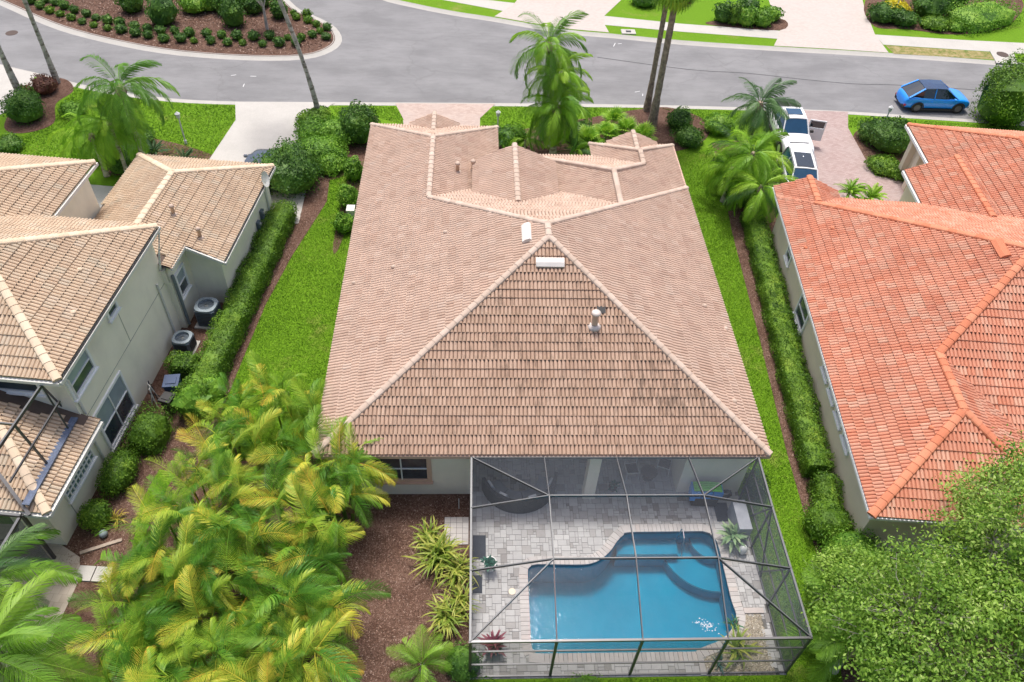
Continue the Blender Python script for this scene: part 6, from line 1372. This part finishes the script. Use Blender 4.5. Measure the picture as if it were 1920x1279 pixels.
# curved wicker sofa, white chair, low table
t = thing('curved_sofa', 'curved dark wicker sofa with pale cushions under the roof at the left', 'sofa', (1.95, 18.05, 0)); M_WK = mat('dark grey wicker', (.055, .06, .065), rough=.8, vary=.4, scale=30, bump=.01, bscale=60)
def arc_strip(mb, r0, r1, z0, z1, a0, a1, n=16):
    vs = []
    for i in range(n + 1):
        a = R(a0 + (a1 - a0) * i / n); c, s = math.cos(a), math.sin(a); vs += [(r0 * c, r0 * s, z0), (r1 * c, r1 * s, z0), (r1 * c, r1 * s, z1), (r0 * c, r0 * s, z1)]
    fs = []
    for i in range(n):
        b, d = i * 4, i * 4 + 4; fs += [(b, b + 1, d + 1, d), (b + 1, b + 2, d + 2, d + 1), (b + 2, b + 3, d + 3, d + 2), (b + 3, b, d, d + 3)]
    fs += [(3, 2, 1, 0), (n * 4, n * 4 + 1, n * 4 + 2, n * 4 + 3)]; mb.add(vs, fs)
mb = MB(); arc_strip(mb, 1.42, 1.55, 0, .82, -165, -5); mb.build('backrest', M_WK, t); mb = MB(); arc_strip(mb, .8, 1.42, 0, .36, -165, -5); mb.build('base', M_WK, t)
for k in range(4): mb = MB(); arc_strip(mb, .8, 1.41, .36, .46, -163 + k * 39.5, -163 + k * 39.5 + 38, 5); mb.build('seat_cushion', mat('grey cushion', (.22, .24, .26), rough=.9), t)
for a in (-150, -120, -70, -25): mb = MB(); mb.box((0, 0, .25), (.12, .42, .34), M=Matrix.Rotation(R(a), 4, 'Z') @ Matrix.Translation((1.25, 0, .45)) @ Matrix.Rotation(.25, 4, 'Y'), taper=.75); mb.build('pillow', mat('pale pillow', (.55, .56, .56), rough=.9), t)
def chair(label, x, y, rz):
    t = thing('patio_chair', label, 'chair', (x, y, 0), rz)
    for a in (-.24, .24):
        for b in (-.24, .24): mb = MB(); mb.tube([(a * 1.15, b * 1.15, 0), (a, b, .44)], .016, 6); mb.build('leg', M_LAMPW, t)
    mb = MB()
    for a, b, c_, d in ((-.25, -.25, .25, -.25), (.25, -.25, .25, .25), (.25, .25, -.25, .25), (-.25, .25, -.25, -.25)): mb.tube([(a, b, .45), (c_, d, .45)], .02, 6)
    mb.build('seat_frame', M_LAMPW, t); mb = MB(); mb.box((0, 0, .445), (.47, .47, .02)); mb.build('seat', M_PLAS, t)
    mb = MB(); mb.tube([(-.25, .25, .45), (-.25, .31, .9), (.25, .31, .9), (.25, .25, .45)], .018, 6); mb.build('back_frame', M_LAMPW, t)
chair('white framed patio chair under the roof right of the column', 6.6, 18.35, .1); chair('white framed patio chair lying further right under the roof', 8.0, 18.6, 1.2)
t = thing('low_table', 'low dark oval side table near the fallen white chair', 'table', (7.3, 18.2, 0)); mb = MB(); mb.lathe((0, 0, 0), [(.03, 0), (.03, .4), (.34, .42), (.34, .45)], 16); mb.build('table_top', M_PLAS, t); mb = MB(); mb.lathe((0, 0, 0), [(.22, 0), (.2, .03), (.035, .05)], 12); mb.build('foot', M_PLAS, t)
t = thing('pool_skimmer_lid', 'cream round skimmer lid in the pavers left of the pool', 'lid', (1.55, 13.25, .003)); mb = MB(); mb.lathe((0, 0, 0), [(.13, 0), (.13, .014), (.1, .018)], 16); mb.build('lid', mat('cream plastic', (.7, .6, .45), rough=.5), t)
t = thing('hand_rail', 'curved steel handrail at the pool steps', 'handrail', (8.1, 15.1, 0)); mb = MB(); mb.tube([(0, .35, -.02), (0, .35, .6), (0, .2, .78), (0, -.1, .7), (0, -.45, -.3)], .022, 8); mb.build('rail', M_RIMS, t) if False else mb.build('rail', M_RIMS, t)

# ================================================================ the neighbour's screen frame at the left
nc = thing('screen_enclosure', 'dark screen frame attached to the olive house at the left edge', 'pool cage', (0, 0, 0))
def nm(a, b, w=.07, h=.1, name='beam'):
    mb = MB(); A_, B_ = F1(*a), F1(*b); mb.beam(A_, B_, w, h, 0); up = Vector((0, 0, h / 2 + .003)); mb.beam(A_ + up, B_ + up, w, .006, 1); mb.build(name, [M_FR, M_FRL], nc)
def nw(a, b, w=.07, h=.1, name='beam', top=True):
    mb = MB(); mb.beam(a, b, w, h, 0); up = Vector((0, 0, h / 2 + .003))
    if top: mb.beam(Vector(a) + up, Vector(b) + up, w, .006, 1)
    mb.build(name, [M_FR, M_FRL], nc)
fLow = lambda x, y: 3 + .46 * (-15.92 - (x * F1.c - y * F1.s)); fLowR = lambda x, y: 3 + .46 * ((x * F1.s + y * F1.c) - 13.08)
def lowz(x, y): return min(fLow(x, y), fLowR(x, y), 4.84)
up_ = lambda v, d: v + Vector((0, 0, d))
s0, s1 = up_(pix_on(142, 786, fLow), .1), up_(pix_on(50, 950, fLow), .1)
ek = pt(78, 723, 5.45)
nw(ek, pt(-30, 880, 5.6), .06, .12); nw(ek, up_(pix_on(129, 806, fLow), .1), .06, .08, 'post', False); nw(ek, up_(pix_on(118, 765, fLow), .1), .05, .06, 'post', False)
nw(pt(26, 796, 5.5), up_(pix_on(90, 872, fLow), .1), .06, .07, 'brace', False); nw(pt(26, 796, 5.5), pt(-40, 790, 5.5), .05, .09)
nw(pt(112, 752, 4.9), pt(18, 905, 4.3), .05, .07, 'brace', False); nw(pt(-10, 878, 3.9), pt(56, 966, 3.05), .11, .16, 'beam', False)
nm((-16.75, 12.95, 0), (-16.75, 12.95, 3.0), .1, .1, 'post'); nm((-18.6, 12.9, 0), (-18.6, 12.9, 3.0), .08, .08, 'post'); nm((-16.75, 12.9, 3.0), (-22, 12.9, 3.0), .09, .12); nm((-16.75, 12.9, 1.1), (-22, 12.9, 1.1), .05, .05, 'rail'); nm((-16.8, 12.9, 2.9), (-18.5, 12.9, .1), .06, .06, 'brace')
nm((-16.75, 12.8, 3.0), (-16.75, 9.0, 3.0), .09, .1); nm((-16.75, 9.4, 0), (-16.75, 9.4, 3.0), .09, .09, 'post')
fl = MB(); fl.beam(s0, s1, .26, .05); fl.build('flashing_strip', mat('blue grey flashing', (.09, .12, .19), rough=.5, vary=.3, scale=12), nc)
MB().add([F1(-16.75, 12.8, 0), F1(-18.6, 12.8, 0), F1(-18.6, 12.8, 3), F1(-16.75, 12.8, 3)], [(0, 1, 2, 3)]).build('screen_panel', M_SCR, nc)
MB().add([F1(-16.75, 9.4, 0), F1(-16.75, 12.8, 0), F1(-16.75, 12.8, 3), F1(-16.75, 9.4, 3)], [(0, 1, 2, 3)]).build('screen_panel', M_SCR, nc)
# a few painted utility marks on the road
M_MARK = mat('white spray paint', (.7, .7, .7), rough=.8)
for k, (q, l, a) in enumerate((((1152, 84), .6, 70), ((1162, 82), .3, 10), ((1195, 172), .4, 20), ((1205, 178), .3, 80), ((1235, 184), .3, 10), ((457, 160), .4, 90), ((438, 141), .35, 20), ((475, 143), .4, 0))):
    mb = MB(); mb.box((0, 0, .002), (l, .045, .004)); o = mb.build('paint_mark', M_MARK); o.location = pt(*q, -.098); o.rotation_euler = (0, 0, R(a)); o['kind'] = 'structure'
